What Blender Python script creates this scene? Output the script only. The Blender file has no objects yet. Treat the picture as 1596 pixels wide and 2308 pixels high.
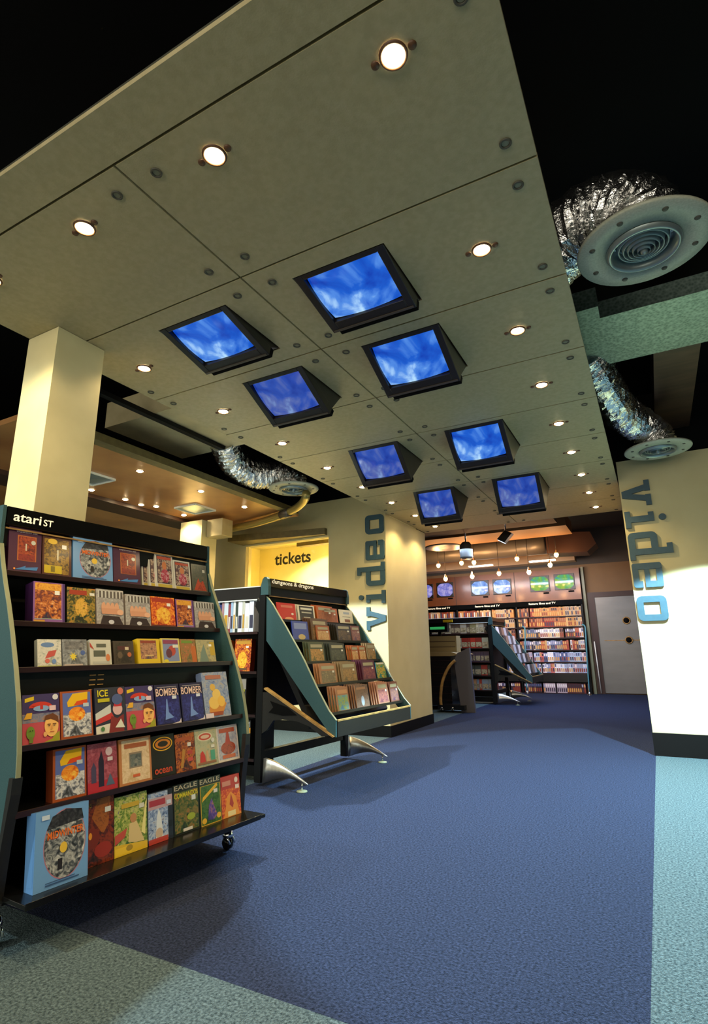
import bpy, math, random
from mathutils import Matrix, Vector
random.seed(7)
S = bpy.context.scene
COL = S.collection
PI = math.pi
# ---------------------------------------------------------------- camera
CH = 0.8712
yaw, pitch, roll = -0.4924, 0.2490, -0.0119
fw = Vector((math.sin(yaw)*math.cos(pitch), math.cos(yaw)*math.cos(pitch), math.sin(pitch)))
rt = Vector((math.cos(yaw), -math.sin(yaw), 0)); up = rt.cross(fw)
r2 = rt*math.cos(roll)+up*math.sin(roll); u2 = -rt*math.sin(roll)+up*math.cos(roll)
cd = bpy.data.cameras.new('camera'); cam = bpy.data.objects.new('camera', cd); COL.objects.link(cam)
cd.sensor_fit = 'HORIZONTAL'; cd.sensor_width = 36; cd.lens = 1231.76/1596*36; cd.clip_start = 0.02
m = Matrix.Identity(4)
for i in range(3):
    m[i][0] = r2[i]; m[i][1] = u2[i]; m[i][2] = -fw[i]
m.translation = (0, 0, CH); cam.matrix_world = m
S.camera = cam
# ---------------------------------------------------------------- world, exposure
S.view_settings.view_transform = 'Standard'; S.view_settings.look = 'None'
S.view_settings.exposure = 1.0; S.view_settings.gamma = 1.0; S.view_settings.use_curve_mapping = False
w = bpy.data.worlds.new('world'); S.world = w; w.use_nodes = True
w.node_tree.nodes['Background'].inputs[0].default_value = (1.0, 0.93, 0.76, 1)
w.node_tree.nodes['Background'].inputs[1].default_value = 0.38
WARM = (1.0, 0.74, 0.38); COOL = (0.72, 0.92, 1.0)
def spot(loc, to, power, size, blend, col, rad=0.04, name='spot'):
    l = bpy.data.lights.new(name, 'SPOT'); l.energy = power; l.spot_size = math.radians(size); l.spot_blend = blend
    l.color = col; l.shadow_soft_size = rad
    o = bpy.data.objects.new(name, l); COL.objects.link(o); o.location = loc
    o.rotation_euler = (Vector(to)-Vector(loc)).to_track_quat('-Z', 'Y').to_euler(); return o
def area(loc, to, power, sx, sy, col, name='area'):
    l = bpy.data.lights.new(name, 'AREA'); l.energy = power; l.shape = 'RECTANGLE'; l.size = sx; l.size_y = sy; l.color = col
    o = bpy.data.objects.new(name, l); COL.objects.link(o); o.location = loc
    o.rotation_euler = (Vector(to)-Vector(loc)).to_track_quat('-Z', 'Y').to_euler(); return o
# cool shop floods high in the dark voids either side of the suspended ceiling
spot((0.50, 4.20, 2.60), (0.50, 4.20, 0), 780, 101.6, 0.06, (.50, .84, 1.0), 0.03, 'flood_right')
spot((-2.95, 3.50, 2.52), (-2.95, 3.50, 0), 330, 122, 0.06, COOL, 0.03, 'flood_left')
spot((-2.90, 2.10, 2.62), (-2.90, 2.10, 0), 80, 92, 0.15, COOL, 0.04, 'flood_shelves')
spot((-2.75, -0.7, 2.5), (-2.6, 1.5, 0.35), 80, 75, 0.3, (.85,1,.95), 0.05, 'flood_front')
# video room
area((-2.6, 10.7, 2.35), (-2.6, 12.2, 0.3), 26, 3.0, 0.2, (0.8, 0.88, 1.0), 'video_room_light')
area((-1.5, 8.9, 2.45), (-1.5, 8.9, 0), 60, 2.6, 1.2, (0.5, 0.68, 1.0), 'video_room_floor_light')
# unseen fill panel added behind the camera to lift the ceiling
area((-0.6, -4.5, 1.6), (-1.2, 2.0, 1.9), 80, 5.0, 2.4, (1.0, 0.93, 0.78), 'front_fill')
# ---------------------------------------------------------------- materials
def lin(h):
    h = h.lstrip('#'); c = [int(h[i:i+2], 16)/255 for i in (0, 2, 4)]
    return tuple(x/12.92 if x <= .04045 else ((x+.055)/1.055)**2.4 for x in c)+(1,)
MATS = {}
def mat(name, base, rough=0.6, metal=0.0, base2=None, scale=8, detail=3, lo=.35, hi=.65, bump=0.0, bscale=200, emit=None, es=1, coat=0, stretch=None, vor=False, spec=None):
    if name in MATS: return MATS[name]
    M = bpy.data.materials.new(name); M.use_nodes = True; nt = M.node_tree; N = nt.nodes; L = nt.links
    b = N['Principled BSDF']; b.inputs['Base Color'].default_value = base
    b.inputs['Roughness'].default_value = rough; b.inputs['Metallic'].default_value = metal
    b.inputs['Coat Weight'].default_value = coat; b.inputs['Coat Roughness'].default_value = .12
    if spec is not None: b.inputs['Specular IOR Level'].default_value = spec
    tc = N.new('ShaderNodeTexCoord'); mp = N.new('ShaderNodeMapping'); L.new(tc.outputs['Object'], mp.inputs[0])
    if stretch: mp.inputs['Scale'].default_value = stretch
    if base2 is not None:
        nz = N.new('ShaderNodeTexVoronoi' if vor else 'ShaderNodeTexNoise'); nz.inputs['Scale'].default_value = scale
        if not vor: nz.inputs['Detail'].default_value = detail
        L.new(mp.outputs[0], nz.inputs['Vector'])
        rp = N.new('ShaderNodeValToRGB'); rp.color_ramp.elements[0].position = lo; rp.color_ramp.elements[1].position = hi
        rp.color_ramp.elements[0].color = base; rp.color_ramp.elements[1].color = base2
        L.new(nz.outputs[1 if vor else 0] if not vor else nz.outputs['Distance'], rp.inputs[0]); L.new(rp.outputs[0], b.inputs['Base Color'])
        if emit: L.new(rp.outputs[0], b.inputs['Emission Color']); b.inputs['Emission Strength'].default_value = es
    elif emit:
        b.inputs['Emission Color'].default_value = emit; b.inputs['Emission Strength'].default_value = es
    if bump:
        n2 = N.new('ShaderNodeTexNoise'); n2.inputs['Scale'].default_value = bscale; n2.inputs['Detail'].default_value = 2
        L.new(mp.outputs[0], n2.inputs['Vector'])
        bp = N.new('ShaderNodeBump'); bp.inputs['Strength'].default_value = bump; bp.inputs['Distance'].default_value = .01
        L.new(n2.outputs[0], bp.inputs['Height']); L.new(bp.outputs[0], b.inputs['Normal'])
    MATS[name] = M; return M
def C(h, rough=.45, coat=.0):       # plain printed colour
    return mat('print_'+h.strip('#')+('c' if coat else ''), lin(h), rough, coat=coat)
def ART(spec, seed=0):              # busy printed picture: noise through a palette 'h1-h2-h3-h4'
    k = 'art_%s_%d' % (spec, seed)
    if k in MATS: return MATS[k]
    M = bpy.data.materials.new(k); M.use_nodes = True; nt = M.node_tree; N = nt.nodes; L = nt.links
    b = N['Principled BSDF']; b.inputs['Roughness'].default_value = .4; b.inputs['Coat Weight'].default_value = .3; b.inputs['Coat Roughness'].default_value = .15
    tc = N.new('ShaderNodeTexCoord'); mp = N.new('ShaderNodeMapping'); mp.inputs['Location'].default_value = (seed*3.7, seed*1.9, seed*2.3)
    L.new(tc.outputs['Object'], mp.inputs[0]); nz = N.new('ShaderNodeTexNoise'); nz.inputs['Scale'].default_value = 42; nz.inputs['Detail'].default_value = 9
    nz.inputs['Distortion'].default_value = 1.6; L.new(mp.outputs[0], nz.inputs['Vector'])
    rp = N.new('ShaderNodeValToRGB'); cs = spec.split('-'); n = len(cs); el = rp.color_ramp.elements
    while len(el) < n: el.new(0.5)
    for i, c in enumerate(cs): el[i].position = .30+.42*i/(n-1); 
    for i, c in enumerate(cs): el[i].color = lin(c)
    L.new(nz.outputs[0], rp.inputs[0]); L.new(rp.outputs[0], b.inputs['Base Color']); MATS[k] = M; return M
M = dict(
 slab=mat('ceiling_board', lin('#ada078'), .55, base2=lin('#b7aa82'), scale=40, bump=.05),
 seam=mat('seam_dark', lin('#3a3a2c'), .8),
 wall=mat('cream_wall', lin('#c6b988'), .7, base2=lin('#cec292'), scale=3, bump=.04),
 brownwall=mat('tan_wall', lin('#7a5e3e'), .7, base2=lin('#836644'), scale=2),
 greywall=mat('grey_wall', lin('#4d453c'), .8),
 black=mat('black_paint', (.003,.003,.003,1), .9, spec=.1),
 blackgloss=mat('black_gloss', (.004,.004,.004,1), .2, bump=.02),
 blackmat=mat('black_metal', (.003,.003,.003,1), .5, bump=.02, spec=.25),
 skirting=mat('skirting_black', (.002,.002,.002,1), .5, bump=.02, spec=.2),
 carpet=mat('carpet_blue', lin('#0c1422'), .95, base2=lin('#3a4360'), scale=120, detail=10, lo=.28, hi=.74, bump=.9, bscale=260, spec=.1, stretch=(1,1,1)),
 carpetl=mat('carpet_pale', lin('#28363c'), .95, base2=lin('#6c7e82'), scale=120, detail=9, lo=.3, hi=.7, bump=.9, bscale=260, spec=.1),
 teal=mat('teal_panel', lin('#274548'), .5, base2=lin('#305254'), scale=300, bump=.03),
 tealedge=mat('pale_edge', lin('#85896c'), .4),
 wood=mat('light_wood_edge', lin('#b08a4c'), .5, base2=lin('#8a6836'), scale=20),
 darkgrey=mat('dark_grey_panel', lin('#16130f'), .4, base2=lin('#1d1913'), scale=60),
 alu=mat('cast_aluminium', lin('#b8b4ac'), .35, .9, bump=.05, bscale=60),
 chrome=mat('chrome', (.8,.8,.8,1), .12, 1),
 galv=mat('galvanised_steel', lin('#54685f'), .42, .55, base2=lin('#8a9c92'), scale=60, vor=True, lo=.1, hi=.9, bump=.05),
 galvd=mat('duct_steel', lin('#a89c78'), .38, .3, base2=lin('#c4b890'), scale=4, bump=.05, bscale=8),
 copperduct=mat('brown_duct', lin('#33221b'), .4, .5, base2=lin('#4a3227'), scale=3, stretch=(1,6,1)),
 foil=mat('foil_duct', (.75,.74,.72,1), .22, 1, bump=.5, bscale=90),
 grille=mat('grille_metal', lin('#8f9a98'), .35, .6),
 diff=mat('diffuser_rim', lin('#b4b6a2'), .5, base2=lin('#a4a692'), scale=120),
 copper=mat('lacquered_ceiling', lin('#c08c58'), .3, .1, base2=lin('#9c6840'), scale=2.0, bump=.03, bscale=6),
 beam=mat('tan_beam', lin('#6c5f38'), .5, base2=lin('#5f5330'), scale=20),
 plaster=mat('pale_plaster', lin('#d6cc9e'), .7, base2=lin('#ccc294'), scale=5),
 booth=mat('booth_yellow', lin('#f0e8b4'), .7, base2=lin('#eadf9c'), scale=3),
 letter=mat('sign_teal', lin('#2c4a56'), .5, base2=lin('#31505b'), scale=30),
 tvbody=mat('television_body', lin('#1f1a14'), .35, bump=.1, bscale=400),
 tvstrip=mat('television_trim', lin('#5a5148'), .3, .4),
 bulb=mat('lamp_glow', (1,1,1,1), .5, emit=(1, .80, .45, 1), es=60),
 bulbw=mat('lamp_glow_orange', (1,1,1,1), .5, emit=(1, .50, .12, 1), es=8),
 hole=mat('fixing_dark', lin('#4c4a3e'), .6), holec=mat('fixing_centre', lin('#8a886c'), .5),
 lampring=mat('lamp_ring_rust', lin('#5a3a20'), .5),
 cabinet=mat('brown_cabinet', lin('#7c4420'), .35, base2=lin('#6a3a1c'), scale=4, coat=.3),
 steel=mat('brushed_steel', lin('#77756f'), .38, .5, base2=lin('#7f7d77'), scale=2, stretch=(1,1,3)),
 frame=mat('door_frame_brown', lin('#3d261c'), .5),
 white=mat('white_paint', lin('#e6e6dc'), .5), bluepole=mat('pole_teal', lin('#4d8896'), .35),
 redline=mat('counter_red', lin('#260a08'), .4), deskm=mat('desk_grey', lin('#4b4a55'), .6),
 deskw=mat('desk_beige', lin('#8a7a55'), .5), mirror=mat('mirror', (.30,.38,.42,1), .35, .8),
 tube=mat('conduit', lin('#9c8c50'), .3, .5), yellow=mat('text_cream', lin('#fff2cf'), .5, emit=lin('#fff2cf'), es=.25),
 textw=mat('text_white', lin('#fffbe8'), .5), tickett=mat('ticket_letter', lin('#4f4a22'), .5),
)
def glass(name, col, rough=0.02):
    G = bpy.data.materials.new(name); G.use_nodes = True; b = G.node_tree.nodes['Principled BSDF']
    b.inputs['Base Color'].default_value = col; b.inputs['Roughness'].default_value = rough; b.inputs['Transmission Weight'].default_value = 1
    b.inputs['IOR'].default_value = 1.1; return G
M['glass'] = glass('window_glass', (1, 1, 1, 1))
def screen(name, stops, scale, es):
    G = bpy.data.materials.new(name); G.use_nodes = True; nt = G.node_tree; N = nt.nodes; L = nt.links; b = N['Principled BSDF']
    b.inputs['Base Color'].default_value = (.01,.01,.02,1); b.inputs['Roughness'].default_value = .12
    tc = N.new('ShaderNodeTexCoord'); nz = N.new('ShaderNodeTexNoise'); nz.inputs['Scale'].default_value = scale; nz.inputs['Detail'].default_value = 5; nz.inputs['Distortion'].default_value = .6
    L.new(tc.outputs['Object'], nz.inputs['Vector']); rp = N.new('ShaderNodeValToRGB'); el = rp.color_ramp.elements
    while len(el) < len(stops): el.new(.5)
    for i, (p, c) in enumerate(stops): el[i].position = p
    for i, (p, c) in enumerate(stops): el[i].color = lin(c)
    L.new(nz.outputs[0], rp.inputs[0]); L.new(rp.outputs[0], b.inputs['Emission Color']); b.inputs['Emission Strength'].default_value = es
    return G
BLUE = [(.34, '#0a3aa8'), (.47, '#1858c4'), (.58, '#5088dc'), (.68, '#b0d8f8')]
BLUED = [(.3, '#12309a'), (.48, '#2b50b8'), (.6, '#5c6fb8'), (.7, '#86a8e0')]
M['scr'] = screen('screen_blue', BLUE, 6, .55); M['scr2'] = screen('screen_dim_blue', BLUED, 7, .42)
M['scr3'] = screen('screen_pale_blue', [(.35, '#4a78c8'), (.5, '#86a8e0'), (.62, '#d8e8ff')], 5, .6)
M['scrg'] = screen('screen_green', [(.35, '#3aa0a0'), (.5, '#5fae50'), (.6, '#9bc040')], 6, .5)
M['scrp'] = screen('screen_violet', [(.35, '#5a64b8'), (.5, '#8a84cc'), (.65, '#b0a8d8')], 14, .5)
# ---------------------------------------------------------------- geometry helpers
class MB:
    def __init__(s): s.v = []; s.f = []; s.mi = []; s.ms = []; s.sm = []
    def m(s, mt):
        if mt not in s.ms: s.ms.append(mt)
        return s.ms.index(mt)
    def add(s, vs, fs, mt, smooth=False):
        k = len(s.v); i = s.m(mt); s.v += [tuple(p) for p in vs]
        for f in fs: s.f.append(tuple(k+j for j in f)); s.mi.append(i); s.sm.append(smooth)
    def box(s, x0, x1, y0, y1, z0, z1, mt):
        s.add([(x0,y0,z0),(x1,y0,z0),(x1,y1,z0),(x0,y1,z0),(x0,y0,z1),(x1,y0,z1),(x1,y1,z1),(x0,y1,z1)],
              [(0,3,2,1),(4,5,6,7),(0,1,5,4),(1,2,6,5),(2,3,7,6),(3,0,4,7)], mt)
    def prism(s, poly, a, b, axis, mt, T=None):
        # poly in 2D, extruded a..b on axis; axis 'x': poly=(y,z); 'y': poly=(x,z); 'z': poly=(x,y)
        def P(p, t): return {'x': (t, p[0], p[1]), 'y': (p[0], t, p[1]), 'z': (p[0], p[1], t)}[axis]
        n = len(poly); v = [P(p, a) for p in poly]+[P(p, b) for p in poly]
        if T: v = [T(q) for q in v]
        s.add(v, [tuple(range(n))[::-1], tuple(range(n, 2*n))]+[(i, (i+1) % n, n+(i+1) % n, n+i) for i in range(n)], mt)
    def tube(s, pts, r, mt, n=10, ridge=0, cap=True):
        pts = [Vector(p) for p in pts]; rings = []
        prev = None
        for i, p in enumerate(pts):
            d = (pts[min(i+1, len(pts)-1)]-pts[max(i-1, 0)]).normalized()
            a = prev if prev is not None else (Vector((0,0,1)) if abs(d.z) < .9 else Vector((1,0,0)))
            a = (a-d*a.dot(d)).normalized(); prev = a; b = d.cross(a)
            rr = (r[i] if isinstance(r, (list, tuple)) else r)*(1+(ridge if i % 2 else 0))
            rings.append([p+(a*math.cos(2*PI*k/n)+b*math.sin(2*PI*k/n))*rr for k in range(n)])
        v = [q for R in rings for q in R]; f = []
        for i in range(len(rings)-1):
            for k in range(n): f.append((i*n+k, i*n+(k+1) % n, (i+1)*n+(k+1) % n, (i+1)*n+k))
        if cap: f += [tuple(range(n))[::-1], tuple(range((len(rings)-1)*n, len(rings)*n))]
        s.add(v, f, mt, True)
    def lathe(s, prof, c, mt, n=32, squash=1):
        v = []; f = []
        for (r, z) in prof:
            for k in range(n): v.append((c[0]+r*math.cos(2*PI*k/n), c[1]+r*squash*math.sin(2*PI*k/n), c[2]+z))
        for i in range(len(prof)-1):
            for k in range(n): f.append((i*n+k, i*n+(k+1) % n, (i+1)*n+(k+1) % n, (i+1)*n+k))
        s.add(v, f, mt, True)
    def mesh(s, name):
        me = bpy.data.meshes.new(name); me.from_pydata(s.v, [], s.f)
        for x in s.ms: me.materials.append(x)
        for p, i, q in zip(me.polygons, s.mi, s.sm): p.material_index = i; p.use_smooth = q
        me.update(); return me
    def build(s, name, parent=None, M4=None, bevel=0):
        o = bpy.data.objects.new(name, s.mesh(name)); COL.objects.link(o)
        if parent: o.parent = parent
        if M4 is not None: o.matrix_basis = M4
        if bevel:
            bv = o.modifiers.new('bevel', 'BEVEL'); bv.width = bevel; bv.segments = 2; bv.limit_method = 'ANGLE'
        return o
def tag(o, label, cat, group=None):
    o['label'] = label; o['category'] = cat
    if group: o['group'] = group
    return o
def struct(o, label=None):
    o['kind'] = 'structure'
    if label: o['label'] = label
    return o
def empty(name, loc=(0,0,0), M4=None):
    o = bpy.data.objects.new(name, None); COL.objects.link(o); o.empty_display_size = .05
    if M4 is not None: o.matrix_basis = M4
    else: o.location = loc
    return o
_tc = {}
def text_geo(s):
    if s in _tc: return _tc[s]
    c = bpy.data.curves.new('t', 'FONT'); c.body = s; c.size = 1; c.offset = .022 if s == 'tickets' else .012
    o = bpy.data.objects.new('t', c); COL.objects.link(o); bpy.context.view_layer.update()
    dg = bpy.context.evaluated_depsgraph_get(); me = o.evaluated_get(dg).to_mesh()
    vs = [tuple(v.co) for v in me.vertices]; fs = [tuple(p.vertices) for p in me.polygons]
    o.evaluated_get(dg).to_mesh_clear(); COL.objects.unlink(o); bpy.data.objects.remove(o); bpy.data.curves.remove(c)
    x0 = min(v[0] for v in vs); x1 = max(v[0] for v in vs); y0 = min(v[1] for v in vs); y1 = max(v[1] for v in vs)
    _tc[s] = ([((v[0]-x0)/(x1-x0), (v[1]-y0)/(y1-y0)) for v in vs], fs); return _tc[s]
def put_text(mb, s, x0, z0, x1, z1, y, mt, vert=False, T=None):
    vs, fs = text_geo(s)
    if vert: v = [(x1-(q[1])*(x1-x0), y, z0+q[0]*(z1-z0)) for q in vs]
    else: v = [(x0+q[0]*(x1-x0), y, z0+q[1]*(z1-z0)) for q in vs]
    if T: v = [T(p) for p in v]
    mb.add(v, fs, mt)
# ---------------------------------------------------------------- constants
ZC = 2.3832; XL, XC, XR = -2.541, -1.3355, -0.1347
YJ = [.891, 1.513, 2.151, 2.795, 3.455, 4.11, 4.775, 5.44, 6.09, 6.743]; Y0 = .737
YW = 5.5; ZV = 3.2; YB = 12.2
# ================================================================ STRUCTURE
b = MB(); b.box(-2.56, -.13, 1.38, YB+.3, -.05, 0, M['carpet']); struct(b.build('floor'), 'dark blue carpet path down the middle of the shop')
b = MB(); b.box(-9, 3.2, -5, 1.38, -.05, 0, M['carpetl']); b.box(-9, -2.56, 1.38, YB+.3, -.05, 0, M['carpetl']); b.box(-.13, 3.2, 1.38, YB+.3, -.05, 0, M['carpetl'])
struct(b.build('floor_pale'), 'pale grey carpet either side of the blue path')
# black ceiling void
b = MB(); b.box(-9, 3.2, -1.2, YW+.15, ZV, ZV+.05, M['black']); b.box(3.1, 3.2, -1.2, YW, 0, ZV, M['black']); b.box(-9, -8.9, -1.2, YW, 0, ZV, M['black'])
struct(b.build('ceiling_void'), 'black painted void above the shop')
b = MB(); b.box(-9, -2.55, YW+.01, YW+.1, 2.62, ZV, M['black']); b.box(-.13, 3.2, YW+.01, YW+.1, 2.585, ZV, M['black']); b.box(-2.55, -.13, YW+.01, YW+.1, 2.45, ZV, M['black'])
struct(b.build('wall_upper'), 'black painted band above the cream walls')
# suspended ceiling slab with panel seams, holes for the sets
TVS = [  # key, x0, x1, ytop, ybot, zbot, screen
 (-1.147, -.732, 1.626, 1.962, 2.310, 'scr'), (-1.930, -1.517, 1.626, 1.957, 2.303, 'scr'),
 (-1.930, -1.520, 2.245, 2.553, 2.223, 'scr2'), (-1.143, -.728, 2.232, 2.546, 2.226, 'scr'),
 (-1.935, -1.518, 3.518, 3.780, 2.150, 'scr2'), (-1.147, -.734, 3.510, 3.776, 2.160, 'scr'),
 (-1.938, -1.525, 4.852, 5.046, 2.093, 'scr2'), (-1.150, -.732, 4.820, 5.012, 2.091, 'scr2')]
BACKY = [2.014, 2.033, 2.682, 2.69, 4.04, 4.078, 5.335, 5.386]
b = MB(); g = .0045; TH = .018
def panel(x0, x1, y0, y1):
    holes = [(t[0]-.004, t[1]+.004, t[2]-.004, by+.01) for t, by in zip(TVS, BACKY) if t[0] > x0 and t[1] < x1 and t[2] > y0 and t[2] < y1]
    if not holes: b.box(x0+g, x1-g, y0+g, y1-g, ZC, ZC+TH, M['slab']); return
    h = holes[0]; hy1 = min(h[3], y1-.03)
    b.box(x0+g, h[0], y0+g, y1-g, ZC, ZC+TH, M['slab']); b.box(h[1], x1-g, y0+g, y1-g, ZC, ZC+TH, M['slab'])
    b.box(h[0], h[1], y0+g, h[2], ZC, ZC+TH, M['slab']); b.box(h[0], h[1], hy1, y1-g, ZC, ZC+TH, M['slab'])
panel(XL, XR, Y0, YJ[0])
for i in range(9):
    panel(XL, XC, YJ[i], YJ[i+1]); panel(XC, XR, YJ[i], YJ[i+1])
b.box(XL+.01, XR-.01, Y0+.01, YJ[-1]-.01, ZC+TH+.012, ZC+TH+.02, M['seam'])
ceil = struct(b.build('ceiling'), 'suspended pale board ceiling in bolted panels')
capm = MB(); capm.lathe([(0, 0), (.0125, 0), (.0125, .004), (.019, .004), (.019, -.003), (.017, -.004), (.0125, -.004), (.0125, 0)], (0,0,0), M['hole'], 16)
capm.lathe([(0, -.001), (.0115, -.001)], (0,0,0), M['holec'], 12); capme = capm.mesh('fixing_cap')
for xx in (-2.470, -1.423, -1.236, -.217):
    for i in range(10):
        for dy in (-.093, .085):
            if (i == 0 and dy < 0) or (i == 9 and dy > 0): continue
            o = bpy.data.objects.new('fixing_cap', capme); COL.objects.link(o); o.parent = ceil; o.location = (xx, YJ[i]+dy, ZC-.001)
# column
b = MB(); b.box(-2.543, -2.311, 1.364, 1.614, 0, ZC-.002, M['plaster']); o = struct(b.build('column'), 'square cream column behind the near game rack')
# walls of the video portal
b = MB()
b.box(-9, -4.55, YW, YW+.12, 0, 2.645, M['wall']); b.box(-4.55, -3.30, YW, YW+.12, 2.2, 2.645, M['wall']); b.box(-4.55, -3.30, YW, YW+.12, 0, 1.0, M['wall'])
b.box(-3.30, -2.55, YW, YW+.12, 0, 2.645, M['wall']); b.box(-2.67, -2.55, YW+.12, 6.743, 0, ZC, M['wall'])
struct(b.build('wall_left'), 'cream wall left of the video passage')
b = MB(); b.box(-.13, 3.2, YW, YW+.12, 0, 2.575, M['wall']); b.box(-.13, -.01, YW+.12, 6.743, 0, ZC, M['wall']); struct(b.build('wall_right'), 'cream wall right of the video passage')
b = MB(); b.box(-.137, 3.2, YW-.012, YW, 0, .18, M['skirting']); struct(b.build('baseboard_right'))
b = MB(); b.box(-9, -2.538, YW-.012, YW, 0, .11, M['skirting']); b.box(-2.55, -2.538, YW, 6.75, 0, .11, M['skirting']); struct(b.build('baseboard_left'))
# ticket booth behind the opening
b = MB(); b.box(-5.3, -2.7, 6.75, 6.82, 0, 2.5, M['booth']); b.box(-5.35, -5.3, YW+.12, 6.8, 0, 2.5, M['booth']); b.box(-2.72, -2.68, YW+.12, 6.8, 0, 2.5, M['booth']); b.box(-5.3, -2.7, YW+.12, 6.8, 2.42, 2.5, M['booth'])
b.box(-4.1, -3.6, 6.0, 6.1, 2.24, 2.42, M['beam'])
struct(b.build('wall_booth'), 'yellow walls inside the ticket booth')
b = MB(); b.box(-4.55, -3.30, YW+.05, YW+.058, 1.0, 2.2, M['glass']); o = struct(b.build('window_1')); 
b = MB(); put_text(b, 'tickets', -4.12, 1.925, -3.58, 2.075, YW+.046, M['tickett'])
tag(b.build('ticket_sign'), 'dark word tickets lettered across the booth window', 'sign')
# video room shell
b = MB(); b.box(-9, 3.2, YB, YB+.2, 0, 2.56, M['brownwall']); b.box(-9, 3.2, YB+.001, YB+.2, 2.56, 3.7, M['greywall']); struct(b.build('wall_back'), 'brown back wall of the video room')
b = MB(); b.box(-9, 3.2, 6.75, YB, 3.3, 3.4, M['greywall']); b.box(2.0, 2.1, 6.75, YB, 0, 3.4, M['brownwall']); b.box(-9, -8.9, 6.75, YB, 0, 3.4, M['brownwall'])
b.box(-9, -2.67, 6.83, 6.9, 0, 3.4, M['greywall']); b.box(-.01, 3.2, 6.70, 6.8, 0, 3.4, M['greywall']); b.box(-2.7, 0, 6.76, 6.8, ZC+.02, 3.4, M['black'])
struct(b.build('ceiling_back'), 'dim ceiling over the video room')
# beams of the video room ceiling
for k, (y0, y1, z0, z1, mt) in enumerate([(7.1, 7.35, 2.52, 2.9, 'black'), (8.05, 8.5, 2.70, 3.0, 'greywall'), (9.1, 9.9, 2.78, 3.0, 'brownwall'), (11.2, 11.5, 2.52, 2.8, 'brownwall')]):
    b = MB(); b.box(-8, [-.05, -1.1, -1.05, -1.2][k], y0, y1, z0, z1, M[mt]); struct(b.build('trim_%d' % (k+1)))
# ================================================================ lowered lacquered ceiling at the left
b = MB(); b.box(-4.72, -3.50, 1.93, 5.15, ZC+.02, ZC+.06, M['copper']); b.box(-3.50, -3.40, 1.93, 5.0, ZC, ZC+.06, M['beam'])
b.box(-5.05, -4.72, -1, 5.4, ZC-.02, ZC+.3, M['frame']); b.box(-8.8, -5.05, -1, 5.45, ZC+.02, ZC+.06, M['copper'])
struct(b.build('ceiling_left'), 'lowered glossy brown ceiling over the left side of the shop')
b = MB(); b.box(-4.75, -4.42, 4.55, 4.80, 0, ZC-.03, M['plaster']); struct(b.build('column_far'), 'pale square column far behind the near rack')
b = MB(); b.box(-4.41, -4.18, 4.62, 4.80, 2.16, 2.36, M['galvd']); tag(b.build('junction_box', bevel=.004), 'dark metal box fixed beside the far pale column', 'box')
b = MB(); arc = []
for k in range(25):
    t = k/24; a = Vector((-4.9, 5.06, 2.33)); c = Vector((-3.28, 5.0, 2.33)); e = Vector((-2.9, 4.4, 2.40))
    arc.append(a*(1-t)**2+c*2*t*(1-t)+e*t*t)
b.tube(arc, .042, M['tube'], 12)
cond = tag(b.build('curved_conduit'), 'curved tan pipe running under the left ceiling to the round diffuser', 'pipe')
b = MB(); b.tube([arc[13], arc[14], arc[15]], .052, M['tvstrip'], 12); b.build('pipe_collar', cond)
b = MB(); b.prism([(-4.6, 5.2), (-3.32, 5.44), (-3.32, 5.5), (-4.6, 5.5)], 2.22, 2.30, 'z', M['beam']); struct(b.build('trim_5'))
# ================================================================ LAMPS in the ceilings
lb = MB(); lb.lathe([(0, -.006), (.018, -.008), (.026, -.002), (.030, .003)], (0,0,0), M['bulb'], 20); bulb_me = lb.mesh('bulb')
rb = MB(); rb.lathe([(.030, .002), (.031, -.004), (.037, -.005), (.039, .001)], (0,0,0), M['lampring'], 24); ring_me = rb.mesh('trim_ring')
sb = MB(); sb.lathe([(0, -.004), (.011, -.004), (.012, .001)], (0,0,0), M['lampring'], 12); scr_me = sb.mesh('screw_cap')
def downlight(x, y, z, label, group, power, screws=True, me=bulb_me, size=135):
    t = empty('recessed_downlight', (x, y, z)); tag(t, label, 'ceiling light', group)
    for nm, mm in (('bulb', me), ('trim_ring', ring_me)):
        o = bpy.data.objects.new(nm, mm); COL.objects.link(o); o.parent = t; o.location = (0, 0, -.003)
    if screws:
        for sx in (-1, 1):
            o = bpy.data.objects.new('screw_cap', scr_me); COL.objects.link(o); o.parent = t; o.location = (sx*.053, 0, -.002)
    if power: spot((x, y, z-.02), (x, y, 0), power, size, .5, WARM, .03, 'downlight_beam')
order = ['nearest', 'second', 'third', 'fourth', 'fifth', 'sixth', 'seventh', 'eighth', 'ninth']
for i, (x, w_) in enumerate([(-.413, 'rightmost'), (-1.027, 'second from the right'), (-1.649, 'third from the right'), (-2.238, 'leftmost')]):
    downlight(x, 1.018, ZC, 'glowing downlight in the front row of the pale ceiling, '+w_, 'downlights in the pale ceiling', 15)
for i, y in enumerate([1.838, 2.475, 3.122, 3.772, 4.42, 5.08, 5.74, 6.40]):
    downlight(-.408, y, ZC, 'glowing downlight on the right edge of the pale ceiling, %s behind the front row' % order[i], 'downlights in the pale ceiling', 14)
    downlight(-2.276, y, ZC, 'glowing downlight on the left edge of the pale ceiling, %s behind the front row' % order[i], 'downlights in the pale ceiling', 14)
LL = [(-3.749, 3.081, 'edge beam side, nearest'), (-3.734, 3.805, 'near the edge beam, middle one'), (-3.757, 4.489, 'near the edge beam, above the booth'),
      (-4.60, 3.24, 'beside the cream column over the dark beam'), (-4.60, 3.632, 'along the dark beam, second of its row'), (-4.63, 3.86, 'along the dark beam, left of a close pair'), (-4.55, 3.99, 'along the dark beam, right of a close pair'), (-4.58, 4.42, 'below the mirrored square light')]
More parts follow.
